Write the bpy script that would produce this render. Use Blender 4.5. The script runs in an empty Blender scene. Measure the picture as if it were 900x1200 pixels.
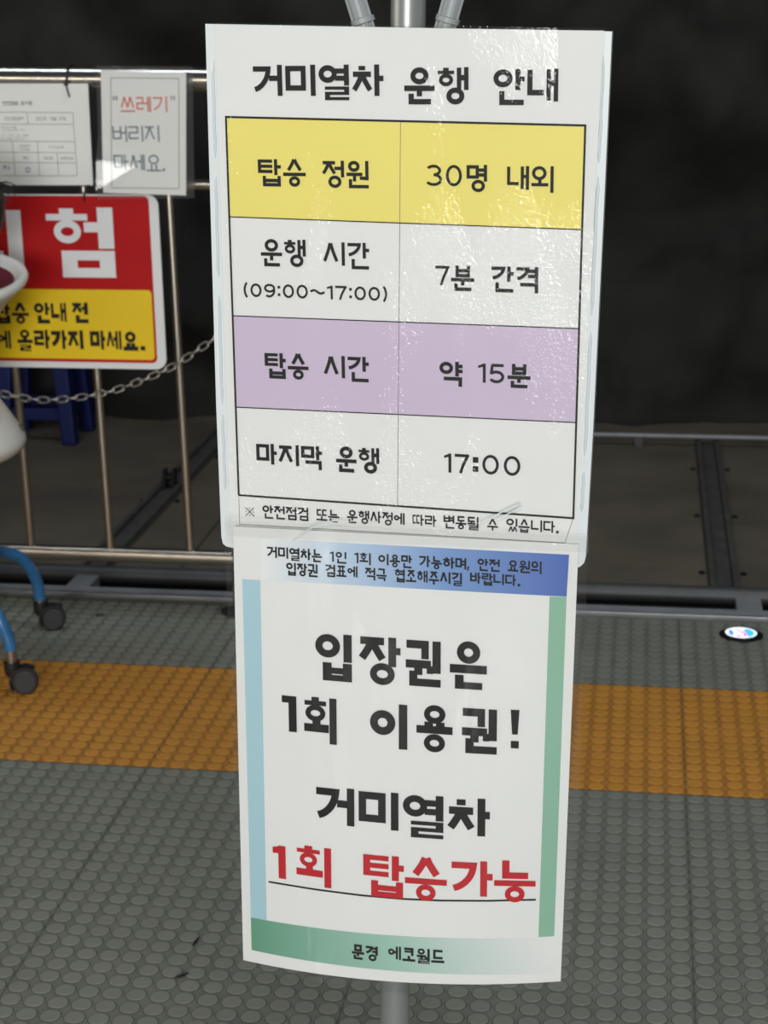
import bpy, bmesh, math, random
from mathutils import Vector, Matrix, noise

random.seed(7)
SC = bpy.context.scene
COL = SC.collection
R = math.radians

# ------------------------------------------------------------------ camera
cam = bpy.data.cameras.new('camera')
cam.sensor_fit = 'VERTICAL'
cam.sensor_height = 36.0
cam.sensor_width = 27.0
cam.lens = 2022.83 / 1200.0 * 36.0
cam.clip_start = 0.02
cam.dof.use_dof = True
cam.dof.focus_distance = 1.45
cam.dof.aperture_fstop = 17.0
camo = bpy.data.objects.new('camera', cam)
COL.objects.link(camo)
camo.matrix_world = (Matrix.Translation((0, 0, 1.4)) @ Matrix.Rotation(R(8.70028), 4, 'Z')
                     @ Matrix.Rotation(R(90 - 16.899), 4, 'X') @ Matrix.Rotation(R(-0.90768), 4, 'Z'))
SC.camera = camo

# ------------------------------------------------------------------ world, lamps, exposure
wd = bpy.data.worlds.new('cave_ambient')
SC.world = wd
wd.use_nodes = True
wd.node_tree.nodes['Background'].inputs[0].default_value = (0.86, 0.93, 1.0, 1)
wd.node_tree.nodes['Background'].inputs[1].default_value = 0.030


def area(name, loc, target, sx, sy, power, col, spread=180):
    l = bpy.data.lights.new(name, 'AREA')
    l.shape = 'RECTANGLE'
    l.size, l.size_y = sx, sy
    l.energy = power
    l.color = col
    l.spread = R(spread)
    o = bpy.data.objects.new(name, l)
    COL.objects.link(o)
    o.location = loc
    d = Vector(target) - Vector(loc)
    o.rotation_euler = d.to_track_quat('-Z', 'Y').to_euler()
    return o


# daylight through the station entrance behind the visitor, and the station's own ceiling lamps
area('entrance_daylight', (-0.1, -6.0, 1.75), (-0.2, 1.4, 1.2), 2.9, 2.2, 325, (1.0, 0.985, 0.95))
area('added_rail_fill', (-2.2, 1.0, 1.5), (-1.25, 3.7, 1.1), 1.7, 0.26, 9, (1.0, 0.92, 0.74))  # added warm fill for the rail highlights, no such lamp in the station
area('ceiling_lamp_back', (0.7, -1.9, 3.3), (-0.1, 1.6, 0.8), 1.4, 0.35, 66, (0.95, 0.98, 1.0))
area('ceiling_lamp_platform', (0.8, 2.6, 3.5), (0.7, 2.9, 0), 1.5, 0.30, 32, (0.92, 0.97, 1.0))
area('ceiling_lamp_edge', (-1.9, 3.6, 3.7), (-1.9, 3.6, 0), 1.6, 0.08, 18, (0.80, 0.90, 1.0))

SC.view_settings.view_transform = 'Standard'
SC.view_settings.look = 'None'
SC.view_settings.gamma = 1
SC.view_settings.use_curve_mapping = False
SC.view_settings.exposure = -0.08

# ------------------------------------------------------------------ measured sign layout (metres on each sign's own face)
UPF = [[-0.1967, 1.398, 1.1687], [0.9936, -0.1132, 0.0], [-0.1132, -0.9936, 0.0]]
LOF = [[-0.2032, 1.385, 0.7454], [0.999, -0.0436, 0.0], [-0.0436, -0.999, 0.0]]
UP_TEXT = [("거미열차", -0.12224, -0.01272, 0.14527, 0.17296, 0.15), ("운행", 0.00478, 0.05696, 0.14208, 0.17061, 0.15), ("안내", 0.07672, 0.12815, 0.14167, 0.1692, 0.15), ("탑승", -0.12032, -0.07921, 0.07592, 0.09805, 0.124), ("정원", -0.06507, -0.0259, 0.07542, 0.09734, 0.124), ("30", 0.0222, 0.05145, 0.0781, 0.09498, 0.136), ("명", 0.05529, 0.07197, 0.07374, 0.09525, 0.124), ("내외", 0.08814, 0.1255, 0.07402, 0.0947, 0.124), ("운행", -0.12036, -0.08108, 0.00988, 0.03262, 0.124), ("시간", -0.06595, -0.0269, 0.00934, 0.03118, 0.124), ("(09:00~17:00)", -0.13689, -0.01184, -0.01815, -0.0031, 0.119), ("7", 0.02927, 0.04098, -0.00173, 0.01398, 0.141), ("분", 0.04225, 0.06149, -0.00608, 0.01447, 0.136), ("간격", 0.07539, 0.11412, -0.00622, 0.01486, 0.136), ("탑승", -0.12046, -0.08151, -0.08592, -0.06374, 0.136), ("시간", -0.06787, -0.02901, -0.0857, -0.06409, 0.136), ("약", 0.03186, 0.05134, -0.086, -0.06508, 0.147), ("15", 0.0648, 0.08697, -0.08166, -0.06554, 0.15), ("분", 0.08947, 0.10849, -0.08493, -0.06494, 0.147), ("마지막", -0.13112, -0.07202, -0.16466, -0.14368, 0.141), ("운행", -0.05926, -0.02083, -0.16515, -0.14251, 0.141), ("17", 0.03568, 0.05719, -0.1603, -0.14373, 0.15), (":", 0.06033, 0.06508, -0.15829, -0.14569, 0.3), ("00", 0.0685, 0.10074, -0.16, -0.14302, 0.141), ("※", -0.14324, -0.13534, -0.21023, -0.20239, 0.075), ("안전점검", -0.12743, -0.08555, -0.21143, -0.19935, 0.124), ("또는", -0.07826, -0.05774, -0.21087, -0.19964, 0.124), ("운행사정에", -0.05051, 0.00072, -0.21058, -0.19867, 0.124), ("따라", 0.00772, 0.02847, -0.2102, -0.19914, 0.124), ("변동될", 0.03489, 0.06526, -0.20983, -0.19808, 0.124), ("수", 0.07277, 0.08195, -0.209, -0.19881, 0.136), ("있습니다", 0.08912, 0.13012, -0.20903, -0.19739, 0.124), (".", 0.13147, 0.1337, -0.20798, -0.20559, 1)]
LO_TEXT = [("거미열차는", -0.11635, -0.06623, 0.17753, 0.18908, 0.141), ("1인", -0.05931, -0.04445, 0.17786, 0.18818, 0.141), ("1회", -0.0372, -0.0226, 0.17797, 0.18864, 0.141), ("이용만", -0.01593, 0.01346, 0.17757, 0.18896, 0.141), ("가능하며", 0.01997, 0.06115, 0.17826, 0.1896, 0.141), (",", 0.06169, 0.0639, 0.17872, 0.1825, 0.5), ("안전", 0.0708, 0.08988, 0.1793, 0.19024, 0.141), ("요원의", 0.09682, 0.12558, 0.1798, 0.19073, 0.141), ("입장권", -0.09899, -0.07042, 0.16392, 0.17551, 0.141), ("검표에", -0.06354, -0.03448, 0.16503, 0.17615, 0.141), ("적극", -0.02777, -0.00857, 0.16467, 0.17574, 0.141), ("협조해주시길", -0.00146, 0.05745, 0.16457, 0.17634, 0.141), ("바랍니다", 0.06446, 0.10373, 0.16666, 0.17765, 0.141), (".", 0.10544, 0.10756, 0.16763, 0.1699, 1), ("입", -0.07346, -0.04018, 0.07043, 0.11362, 0.19), ("장", -0.03338, 0.00288, 0.07039, 0.11407, 0.175), ("권", 0.00828, 0.03919, 0.07179, 0.11336, 0.175), ("은", 0.04722, 0.07957, 0.07202, 0.1155, 0.175), ("!", 0.10061, 0.10823, 0.01983, 0.05555, 0.75), ("회", -0.08472, -0.05454, 0.01095, 0.05382, 0.175), ("이", -0.02401, 0.00966, 0.00649, 0.0536, 0.165), ("용", 0.01783, 0.04989, 0.01175, 0.05523, 0.175), ("권", 0.05817, 0.08876, 0.01297, 0.05462, 0.175), ("거미열차", -0.07525, 0.08259, -0.06982, -0.02929, 0.17)]
LO_ONE = [("①", -0.10544, -0.09178, 0.01891, 0.05248, 0.22)]
LO_RED = [("1", -0.11723, -0.10467, -0.12518, -0.09299, 0.22), ("회", -0.09428, -0.06092, -0.12748, -0.08901, 0.17), ("탑", -0.03088, 0.00585, -0.13024, -0.08978, 0.16), ("승", 0.00757, 0.04548, -0.13038, -0.08915, 0.16), ("가", 0.04869, 0.08548, -0.12782, -0.08909, 0.16), ("능", 0.08759, 0.12412, -0.12785, -0.08737, 0.16)]
LO_FOOT = [("문경", -0.04193, -0.01745, -0.19412, -0.17933, 0.155), ("에코월드", -0.00792, 0.04359, -0.19195, -0.17721, 0.155)]
UP_BOARD_L = [(-0.1616, 0.20533), (-0.16407, 0.05991), (-0.16688, -0.11585), (-0.16744, -0.23217)]
UP_BOARD_R = [(0.16871, 0.19649), (0.16545, 0.06523), (0.16058, -0.11469), (0.15656, -0.23572)]
UP_BOARD_B = [(-0.16224, -0.24134), (0.15084, -0.23765)]
UP_PAPER = [(-0.15285, 0.20391), (0.16282, 0.19717), (0.14834, -0.21823), (-0.1582, -0.22206)]
UP_FILM = [(-0.15273, 0.20657), (0.16409, 0.19905)]
UP_TABLE = [(-0.14653, 0.13172), (0.14974, 0.12624), (0.14577, -0.19375), (-0.14896, -0.1917)]
UP_ROWS = [[(-0.14636, 0.05032), (0.14718, 0.04549)], [(-0.14615, -0.03311), (0.14633, -0.03396)], [(-0.14721, -0.11265), (0.1458, -0.11183)]]
UP_COL = [(0.00128, 0.12889), (-0.00545, -0.19208)]
UP_NOTE = [(-0.14929, -0.21832), (0.13895, -0.21588)]
LO_PAPER = [(-0.14704, 0.20484), (0.15627, 0.20777), (0.14738, -0.20856), (-0.15043, -0.21709), (-0.00398, -0.21256)]
LO_FILM = [(-0.15387, 0.21069), (0.16466, 0.21577), (0.15726, -0.21357), (-0.15699, -0.22504), (-0.00398, -0.21851)]
LO_HEAD = [(-0.12153, 0.19548), (0.14857, 0.19827), (0.14701, 0.16104), (-0.12245, 0.15815)]
LO_LEFT = [(-0.13988, 0.15736), (-0.12326, 0.15731), (-0.12501, -0.17008), (-0.14107, -0.17086)]
LO_RIGHT = [(0.13258, 0.16011), (0.14701, 0.16066), (0.14109, -0.16216), (0.12719, -0.16278)]
LO_BAND = [(-0.14107, -0.17086), (0.1272, -0.16363), (0.14198, -0.19953), (-0.14116, -0.20418), (0.01176, -0.16779), (0.0118, -0.19919)]
LO_UNDER = [(-0.12195, -0.13082), (-0.07607, -0.13084), (-0.034, -0.13081), (0.00391, -0.13038), (0.03881, -0.12927), (0.08079, -0.12734), (0.12448, -0.12532)]
DG_BOX = [(-1.4059, 0.9876), (-1.0426, 0.9771), (-1.0556, 0.5933), (-1.4398, 0.581)]
DG_YEL = [(-1.4245, 0.7645), (-1.0734, 0.7679), (-1.0745, 0.6066)]
DG_RED = [(-1.0695, 0.9752), (-1.0706, 0.6067)]
DG_W = [("위", -1.5175, -1.3627, 0.7874, 0.9428, 0.23), ("험", -1.305, -1.1527, 0.7949, 0.949, 0.23)]
DG_K = [("탑승", -1.4449, -1.3608, 0.6892, 0.7367, 0.2), ("안내", -1.3477, -1.2732, 0.6904, 0.7377, 0.2), ("전", -1.2592, -1.2226, 0.6924, 0.7386, 0.2), ("에", -1.4401, -1.4079, 0.6265, 0.6735, 0.2), ("올라가지", -1.3921, -1.2379, 0.6272, 0.676, 0.2), ("마세요", -1.222, -1.1113, 0.6275, 0.676, 0.2), (".", -1.1063, -1.0955, 0.6324, 0.6421, 1)]
LT_P = [(-1.1567, 1.241), (-0.9699, 1.2341), (-0.9828, 0.9765), (-1.1678, 0.9817)]
LT_F = [(-1.1655, 1.2499), (-0.9545, 1.2463), (-0.9641, 0.9711), (-1.1763, 0.9688)]
LT_B = [(-1.1351, 1.2249), (-0.9864, 1.222), (-0.9972, 0.9911), (-1.1479, 0.9927)]
LT_R = [("쓰레기", -1.118, -1.0145, 1.1481, 1.1855, 0.085)]
LT_K = [("버리지", -1.1389, -1.0351, 1.0859, 1.1245, 0.085), ("마세요", -1.14, -1.0342, 1.0248, 1.0639, 0.085), (".", -1.0321, -1.0264, 1.0284, 1.0338, 1)]
LT_Q = [("“", -1.134, -1.1227, 1.1779, 1.1868, 0.25), ("”", -1.0062, -0.995, 1.1771, 1.1859, 0.25)]
IN_P = [(-1.1934, 1.2119), (-1.204, 0.996), (-1.3906, 1.2152), (-1.4089, 0.9958)]
IN_LINES = [[(-1.4736, 1.1542), (-1.231, 1.1511)], [(-1.4759, 1.1287), (-1.2318, 1.1262)], [(-1.4792, 1.092), (-1.2305, 1.0895)], [(-1.4814, 1.0681), (-1.2302, 1.0658)], [(-1.4834, 1.0459), (-1.2308, 1.0438)], [(-1.486, 1.0162), (-1.2303, 1.0163)], [(-1.231, 1.1511), (-1.2303, 1.0163)], [(-1.3339, 1.1517), (-1.334, 1.1263)], [(-1.3728, 1.0899), (-1.3719, 1.0163)], [(-1.3155, 1.0898), (-1.3163, 1.0163)], [(-1.2727, 1.0659), (-1.2725, 1.0163)]]
IN_TXT = [("안전점검", -1.3885, -1.3536, 1.1677, 1.1758, 0.12), ("표시판", -1.3469, -1.3208, 1.1675, 1.1756, 0.12), ("안전점검자", -1.3873, -1.3427, 1.1355, 1.1427, 0.1), ("2023.", -1.3156, -1.2924, 1.1352, 1.1425, 0.1), ("11월", -1.2847, -1.2693, 1.1351, 1.1423, 0.1), ("27일", -1.2636, -1.2482, 1.135, 1.1422, 0.1), ("주요시설", -1.3966, -1.3616, 1.1187, 1.1233, 0.1), ("안전장치", -1.3971, -1.3407, 1.1123, 1.1168, 0.1), ("이상유무", -1.3981, -1.3339, 1.1004, 1.105, 0.1), ("제동장치", -1.3987, -1.3403, 1.0931, 1.0977, 0.1), ("점검자", -1.357, -1.3317, 1.0779, 1.0834, 0.1), ("서명", -1.3557, -1.3343, 1.0697, 1.0752, 0.1), ("이상유무", -1.2912, -1.2564, 1.075, 1.0805, 0.1), ("확인", -1.3513, -1.3376, 1.0518, 1.0582, 0.1), ("점검", -1.3046, -1.2832, 1.0517, 1.0581, 0.1), ("운행요원", -1.2658, -1.2368, 1.0507, 1.0572, 0.1)]
IN_BLUE = [("지", -1.399, -1.3843, 1.0274, 1.0385, 0.12), ("0", -1.3474, -1.3367, 1.0232, 1.0352, 0.14)]
SCUFF = [[-0.6504, 2.2743, 0.0], [-0.6479, 2.1783, 0.0]]
LT_PEAK = (-1.0954, 1.0384)
LO_GLARE = [[(-0.09195, 0.19656), (-0.08089, 0.20502), (-0.06838, 0.21275), (-0.05453, 0.21668), (-0.03932, 0.21682)], [(0.07094, 0.22197), (0.08405, 0.22878), (0.09707, 0.23628), (0.10641, 0.24129), (0.10787, 0.23914), (0.09997, 0.23346), (0.08841, 0.22754)]]


# ------------------------------------------------------------------ helpers
def srgb(r, g, b):
    def f(c):
        c /= 255.0
        return c / 12.92 if c <= 0.04045 else ((c + 0.055) / 1.055) ** 2.4
    return (f(r), f(g), f(b), 1.0)


def mat(name, col, rough=0.5, metal=0.0, var=0.0, scale=40.0, bump=0.0, bscale=200.0, spec=0.5, coat=0.0, stretch=None):
    m = bpy.data.materials.new(name)
    m.use_nodes = True
    nt = m.node_tree
    b = nt.nodes['Principled BSDF']
    b.inputs['Base Color'].default_value = col
    b.inputs['Roughness'].default_value = rough
    b.inputs['Metallic'].default_value = metal
    b.inputs['Specular IOR Level'].default_value = spec
    b.inputs['Coat Weight'].default_value = coat
    tc = nt.nodes.new('ShaderNodeTexCoord')
    src = tc.outputs['Object']
    if stretch:
        mp = nt.nodes.new('ShaderNodeMapping')
        mp.inputs['Scale'].default_value = stretch
        nt.links.new(src, mp.inputs['Vector'])
        src = mp.outputs['Vector']
    if var > 0:
        n = nt.nodes.new('ShaderNodeTexNoise')
        n.inputs['Scale'].default_value = scale
        n.inputs['Detail'].default_value = 5
        nt.links.new(src, n.inputs['Vector'])
        r = nt.nodes.new('ShaderNodeValToRGB')
        r.color_ramp.elements[0].position = 0.25
        r.color_ramp.elements[1].position = 0.75
        r.color_ramp.elements[0].color = (*[c * (1 - var) for c in col[:3]], 1)
        r.color_ramp.elements[1].color = (*[min(1, c * (1 + var)) for c in col[:3]], 1)
        nt.links.new(n.outputs['Fac'], r.inputs['Fac'])
        nt.links.new(r.outputs['Color'], b.inputs['Base Color'])
    if bump > 0:
        n2 = nt.nodes.new('ShaderNodeTexNoise')
        n2.inputs['Scale'].default_value = bscale
        n2.inputs['Detail'].default_value = 4
        nt.links.new(src, n2.inputs['Vector'])
        bp = nt.nodes.new('ShaderNodeBump')
        bp.inputs['Strength'].default_value = bump
        bp.inputs['Distance'].default_value = 0.01
        nt.links.new(n2.outputs['Fac'], bp.inputs['Height'])
        nt.links.new(bp.outputs['Normal'], b.inputs['Normal'])
    return m


def film_mat(name, bump, bscale, mscale, rough=0.10, stretch=(1.6, 1, 0.55), haze=0.0, thr=(0.45, 0.70), fine=0.03, glare_crease=None, shift=(0, 0, 0)):
    """clear plastic film: transparent, Fresnel gloss, crinkled in patches"""
    m = bpy.data.materials.new(name)
    m.use_nodes = True
    nt = m.node_tree
    nt.nodes.clear()
    out = nt.nodes.new('ShaderNodeOutputMaterial')
    mix = nt.nodes.new('ShaderNodeMixShader')
    tr = nt.nodes.new('ShaderNodeBsdfTransparent')
    gl = nt.nodes.new('ShaderNodeBsdfGlossy')
    gl.inputs['Roughness'].default_value = rough
    lw = nt.nodes.new('ShaderNodeLayerWeight')
    lw.inputs['Blend'].default_value = 0.5
    pw = nt.nodes.new('ShaderNodeMath')
    pw.operation = 'POWER'
    pw.inputs[1].default_value = 4.0
    nt.links.new(lw.outputs['Facing'], pw.inputs[0])
    fr = nt.nodes.new('ShaderNodeMath')
    fr.operation = 'MULTIPLY_ADD'
    fr.inputs[1].default_value = 0.6
    fr.inputs[2].default_value = 0.045
    nt.links.new(pw.outputs[0], fr.inputs[0])
    tc = nt.nodes.new('ShaderNodeTexCoord')
    n1 = nt.nodes.new('ShaderNodeTexNoise')
    n1.inputs['Scale'].default_value = bscale
    n1.inputs['Detail'].default_value = 2
    if glare_crease:
        m1 = nt.nodes.new('ShaderNodeMapping')
        m1.inputs['Rotation'].default_value = (0, R(glare_crease), 0)
        m1.inputs['Scale'].default_value = (1.6, 1, 0.22)
        nt.links.new(tc.outputs['Object'], m1.inputs['Vector'])
        nt.links.new(m1.outputs['Vector'], n1.inputs['Vector'])
    else:
        nt.links.new(tc.outputs['Object'], n1.inputs['Vector'])
    mp = nt.nodes.new('ShaderNodeMapping')
    mp.inputs['Scale'].default_value = stretch
    mp.inputs['Location'].default_value = shift
    nt.links.new(tc.outputs['Object'], mp.inputs['Vector'])
    n2 = nt.nodes.new('ShaderNodeTexNoise')
    n2.inputs['Scale'].default_value = mscale
    n2.inputs['Detail'].default_value = 1
    nt.links.new(mp.outputs['Vector'], n2.inputs['Vector'])
    mr = nt.nodes.new('ShaderNodeMapRange')
    mr.inputs['From Min'].default_value = thr[0]
    mr.inputs['From Max'].default_value = thr[1]
    mr.inputs['To Min'].default_value = fine
    mr.inputs['To Max'].default_value = 1.0
    nt.links.new(n2.outputs['Fac'], mr.inputs['Value'])
    mu = nt.nodes.new('ShaderNodeMath')
    mu.operation = 'MULTIPLY'
    nt.links.new(n1.outputs['Fac'], mu.inputs[0])
    nt.links.new(mr.outputs['Result'], mu.inputs[1])
    bp = nt.nodes.new('ShaderNodeBump')
    bp.inputs['Strength'].default_value = 1.0
    bp.inputs['Distance'].default_value = bump
    nt.links.new(mu.outputs[0], bp.inputs['Height'])
    nt.links.new(bp.outputs['Normal'], gl.inputs['Normal'])
    nt.links.new(fr.outputs[0], mix.inputs[0])
    if haze > 0:
        df = nt.nodes.new('ShaderNodeBsdfDiffuse')
        df.inputs['Color'].default_value = (0.8, 0.82, 0.84, 1)
        mh = nt.nodes.new('ShaderNodeMixShader')
        mh.inputs[0].default_value = haze
        nt.links.new(tr.outputs[0], mh.inputs[1])
        nt.links.new(df.outputs[0], mh.inputs[2])
        nt.links.new(mh.outputs[0], mix.inputs[1])
    else:
        nt.links.new(tr.outputs[0], mix.inputs[1])
    nt.links.new(gl.outputs[0], mix.inputs[2])
    nt.links.new(mix.outputs[0], out.inputs['Surface'])
    return m


def ramp_mat(name, stops, rough=0.5):
    """printed colour gradient running along the print's own UV x"""
    m = bpy.data.materials.new(name)
    m.use_nodes = True
    nt = m.node_tree
    b = nt.nodes['Principled BSDF']
    b.inputs['Roughness'].default_value = rough
    uv = nt.nodes.new('ShaderNodeUVMap')
    sp = nt.nodes.new('ShaderNodeSeparateXYZ')
    nt.links.new(uv.outputs['UV'], sp.inputs[0])
    r = nt.nodes.new('ShaderNodeValToRGB')
    e = r.color_ramp.elements
    e[0].position, e[0].color = stops[0]
    e[1].position, e[1].color = stops[-1]
    for pos, c in stops[1:-1]:
        k = e.new(pos)
        k.color = c
    nt.links.new(sp.outputs[0], r.inputs['Fac'])
    nt.links.new(r.outputs['Color'], b.inputs['Base Color'])
    return m


class G:
    """a growing mesh"""

    def __init__(s):
        s.v, s.f, s.m, s.uv = [], [], [], {}

    def add(s, vs, fs, mi=0, uvs=None):
        o = len(s.v)
        s.v += [tuple(x) for x in vs]
        for q in fs:
            s.f.append(tuple(i + o for i in q))
            s.m.append(mi)
        if uvs:
            for i, t in enumerate(uvs):
                s.uv[o + i] = t
        return s

    def box(s, c, d, mi=0, rot=None):
        x, y, z = d[0] / 2, d[1] / 2, d[2] / 2
        vs = [Vector((i * x, j * y, k * z)) for i in (-1, 1) for j in (-1, 1) for k in (-1, 1)]
        if rot is not None:
            vs = [rot @ a for a in vs]
        vs = [a + Vector(c) for a in vs]
        return s.add(vs, [(0, 1, 3, 2), (4, 6, 7, 5), (0, 4, 5, 1), (2, 3, 7, 6), (0, 2, 6, 4), (1, 5, 7, 3)], mi)

    def tube(s, pts, rad, n=14, mi=0, caps=True, closed=False):
        pts = [Vector(q) for q in pts]
        k = len(pts)
        rr = rad if isinstance(rad, (list, tuple)) else [rad] * k
        vs, fs = [], []
        up = None
        for i, q in enumerate(pts):
            if closed:
                t = pts[(i + 1) % k] - pts[i - 1]
            else:
                t = pts[min(i + 1, k - 1)] - pts[max(i - 1, 0)]
            t.normalize()
            if up is None:
                up = Vector((0, 0, 1)) if abs(t.z) < 0.9 else Vector((0, 1, 0))
            a = (up - t * up.dot(t)).normalized()
            up = a
            b = t.cross(a)
            for j in range(n):
                w = 2 * math.pi * j / n
                vs.append(q + (a * math.cos(w) + b * math.sin(w)) * rr[i])
        for i in range(k if closed else k - 1):
            for j in range(n):
                i2 = (i + 1) % k
                fs.append((i * n + j, i * n + (j + 1) % n, i2 * n + (j + 1) % n, i2 * n + j))
        if caps and not closed:
            fs.append(tuple(range(n - 1, -1, -1)))
            fs.append(tuple((k - 1) * n + j for j in range(n)))
        return s.add(vs, fs, mi)

    def lathe(s, c, prof, n=40, mi=0, axis=None, cap=True):
        """revolve (r, z) pairs about an axis through c"""
        M = Matrix.Identity(3) if axis is None else Vector((0, 0, 1)).rotation_difference(Vector(axis)).to_matrix()
        vs, fs = [], []
        for r, z in prof:
            for j in range(n):
                w = 2 * math.pi * j / n
                vs.append(M @ Vector((r * math.cos(w), r * math.sin(w), z)) + Vector(c))
        for i in range(len(prof) - 1):
            for j in range(n):
                fs.append((i * n + j, i * n + (j + 1) % n, (i + 1) * n + (j + 1) % n, (i + 1) * n + j))
        if cap:
            fs.append(tuple(range(n - 1, -1, -1)))
            fs.append(tuple((len(prof) - 1) * n + j for j in range(n)))
        return s.add(vs, fs, mi)

    def prism(s, poly, fr, n0, n1, mi=0):
        """poly in a frame's (u, v), extruded between two heights along the frame's normal"""
        k = len(poly)
        vs = [fr(u, v, n1) for u, v in poly] + [fr(u, v, n0) for u, v in poly]
        fs = [tuple(range(k)), tuple(range(2 * k - 1, k - 1, -1))]
        fs += [(i, i + k, (i + 1) % k + k, (i + 1) % k) for i in range(k)]
        return s.add(vs, fs, mi)

    def grid(s, fn, nu, nv, mi=0):
        vs = [fn(i / nu, j / nv) for j in range(nv + 1) for i in range(nu + 1)]
        uv = [(i / nu, j / nv) for j in range(nv + 1) for i in range(nu + 1)]
        fs = [(j * (nu + 1) + i, j * (nu + 1) + i + 1, (j + 1) * (nu + 1) + i + 1, (j + 1) * (nu + 1) + i)
              for j in range(nv) for i in range(nu)]
        return s.add(vs, fs, mi, uv)

    def build(s, name, mats, parent=None, smooth=False, origin=None, bevel=0.0, fixn=True, angle=40):
        org = Vector(origin) if origin is not None else Vector((0, 0, 0))
        if parent is not None:
            org = parent.matrix_world.translation if parent.type == 'EMPTY' else Vector(parent['org'])
        me = bpy.data.meshes.new(name)
        me.from_pydata([Vector(a) - org for a in s.v], [], s.f)
        for m in (mats if isinstance(mats, (list, tuple)) else [mats]):
            me.materials.append(m)
        me.polygons.foreach_set('material_index', s.m)
        if s.uv:
            l = me.uv_layers.new(name='UVMap')
            for lp in me.loops:
                l.data[lp.index].uv = s.uv.get(lp.vertex_index, (0, 0))
        if fixn:
            bm = bmesh.new()
            bm.from_mesh(me)
            bmesh.ops.recalc_face_normals(bm, faces=bm.faces)
            bm.to_mesh(me)
            bm.free()
        if smooth:
            me.polygons.foreach_set('use_smooth', [True] * len(me.polygons))
            me.set_sharp_from_angle(angle=R(angle))
        o = bpy.data.objects.new(name, me)
        COL.objects.link(o)
        if parent is not None:
            o.parent = parent
        else:
            o.location = org
        o['org'] = list(org)
        if bevel > 0:
            b = o.modifiers.new('bevel', 'BEVEL')
            b.width = bevel
            b.segments = 2
            b.limit_method = 'ANGLE'
        return o


def thing(name, label, cat, loc, group=None):
    o = bpy.data.objects.new(name, None)
    COL.objects.link(o)
    o.location = loc
    o.empty_display_size = 0.05
    o['label'] = label
    o['category'] = cat
    if group:
        o['group'] = group
    bpy.context.view_layer.update()
    return o


def tag(o, label, cat, group=None):
    o['label'] = label
    o['category'] = cat
    if group:
        o['group'] = group
    return o


def struct(o):
    o['kind'] = 'structure'
    return o


def copy_thing(o, delta, label):
    c = o.copy()
    COL.objects.link(c)
    c.location = o.location + Vector(delta)
    c['label'] = label
    for ch in o.children:
        d = ch.copy()
        COL.objects.link(d)
        d.parent = c
        for g in ch.children:
            e = g.copy()
            COL.objects.link(e)
            e.parent = d
    return c


def frame(F):
    O, U, N = Vector(F[0]), Vector(F[1]), Vector(F[2])
    return lambda u, v, n=0.0: O + U * u + Vector((0, 0, v)) + N * n


def wall_frame(Y):
    return lambda u, v, n=0.0: Vector((u, Y - n, v))


# ------------------------------------------------------------------ lettering: hangul and figures built from strokes
CHO = 'ㄱㄲㄴㄷㄸㄹㅁㅂㅃㅅㅆㅇㅈㅉㅊㅋㅌㅍㅎ'
JUNG = 'ㅏㅐㅑㅒㅓㅔㅕㅖㅗㅘㅙㅚㅛㅜㅝㅞㅟㅠㅡㅢㅣ'
JONG = ['', 'ㄱ', 'ㄲ', 'ㄳ', 'ㄴ', 'ㄵ', 'ㄶ', 'ㄷ', 'ㄹ', 'ㄺ', 'ㄻ', 'ㄼ', 'ㄽ', 'ㄾ', 'ㄿ', 'ㅀ', 'ㅁ', 'ㅂ', 'ㅄ', 'ㅅ', 'ㅆ', 'ㅇ', 'ㅈ', 'ㅊ', 'ㅋ', 'ㅌ', 'ㅍ', 'ㅎ']
HV = {'ㅘ': 'ㅗㅏ', 'ㅙ': 'ㅗㅐ', 'ㅚ': 'ㅗㅣ', 'ㅝ': 'ㅜㅓ', 'ㅞ': 'ㅜㅔ', 'ㅟ': 'ㅜㅣ', 'ㅢ': 'ㅡㅣ'}


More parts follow.
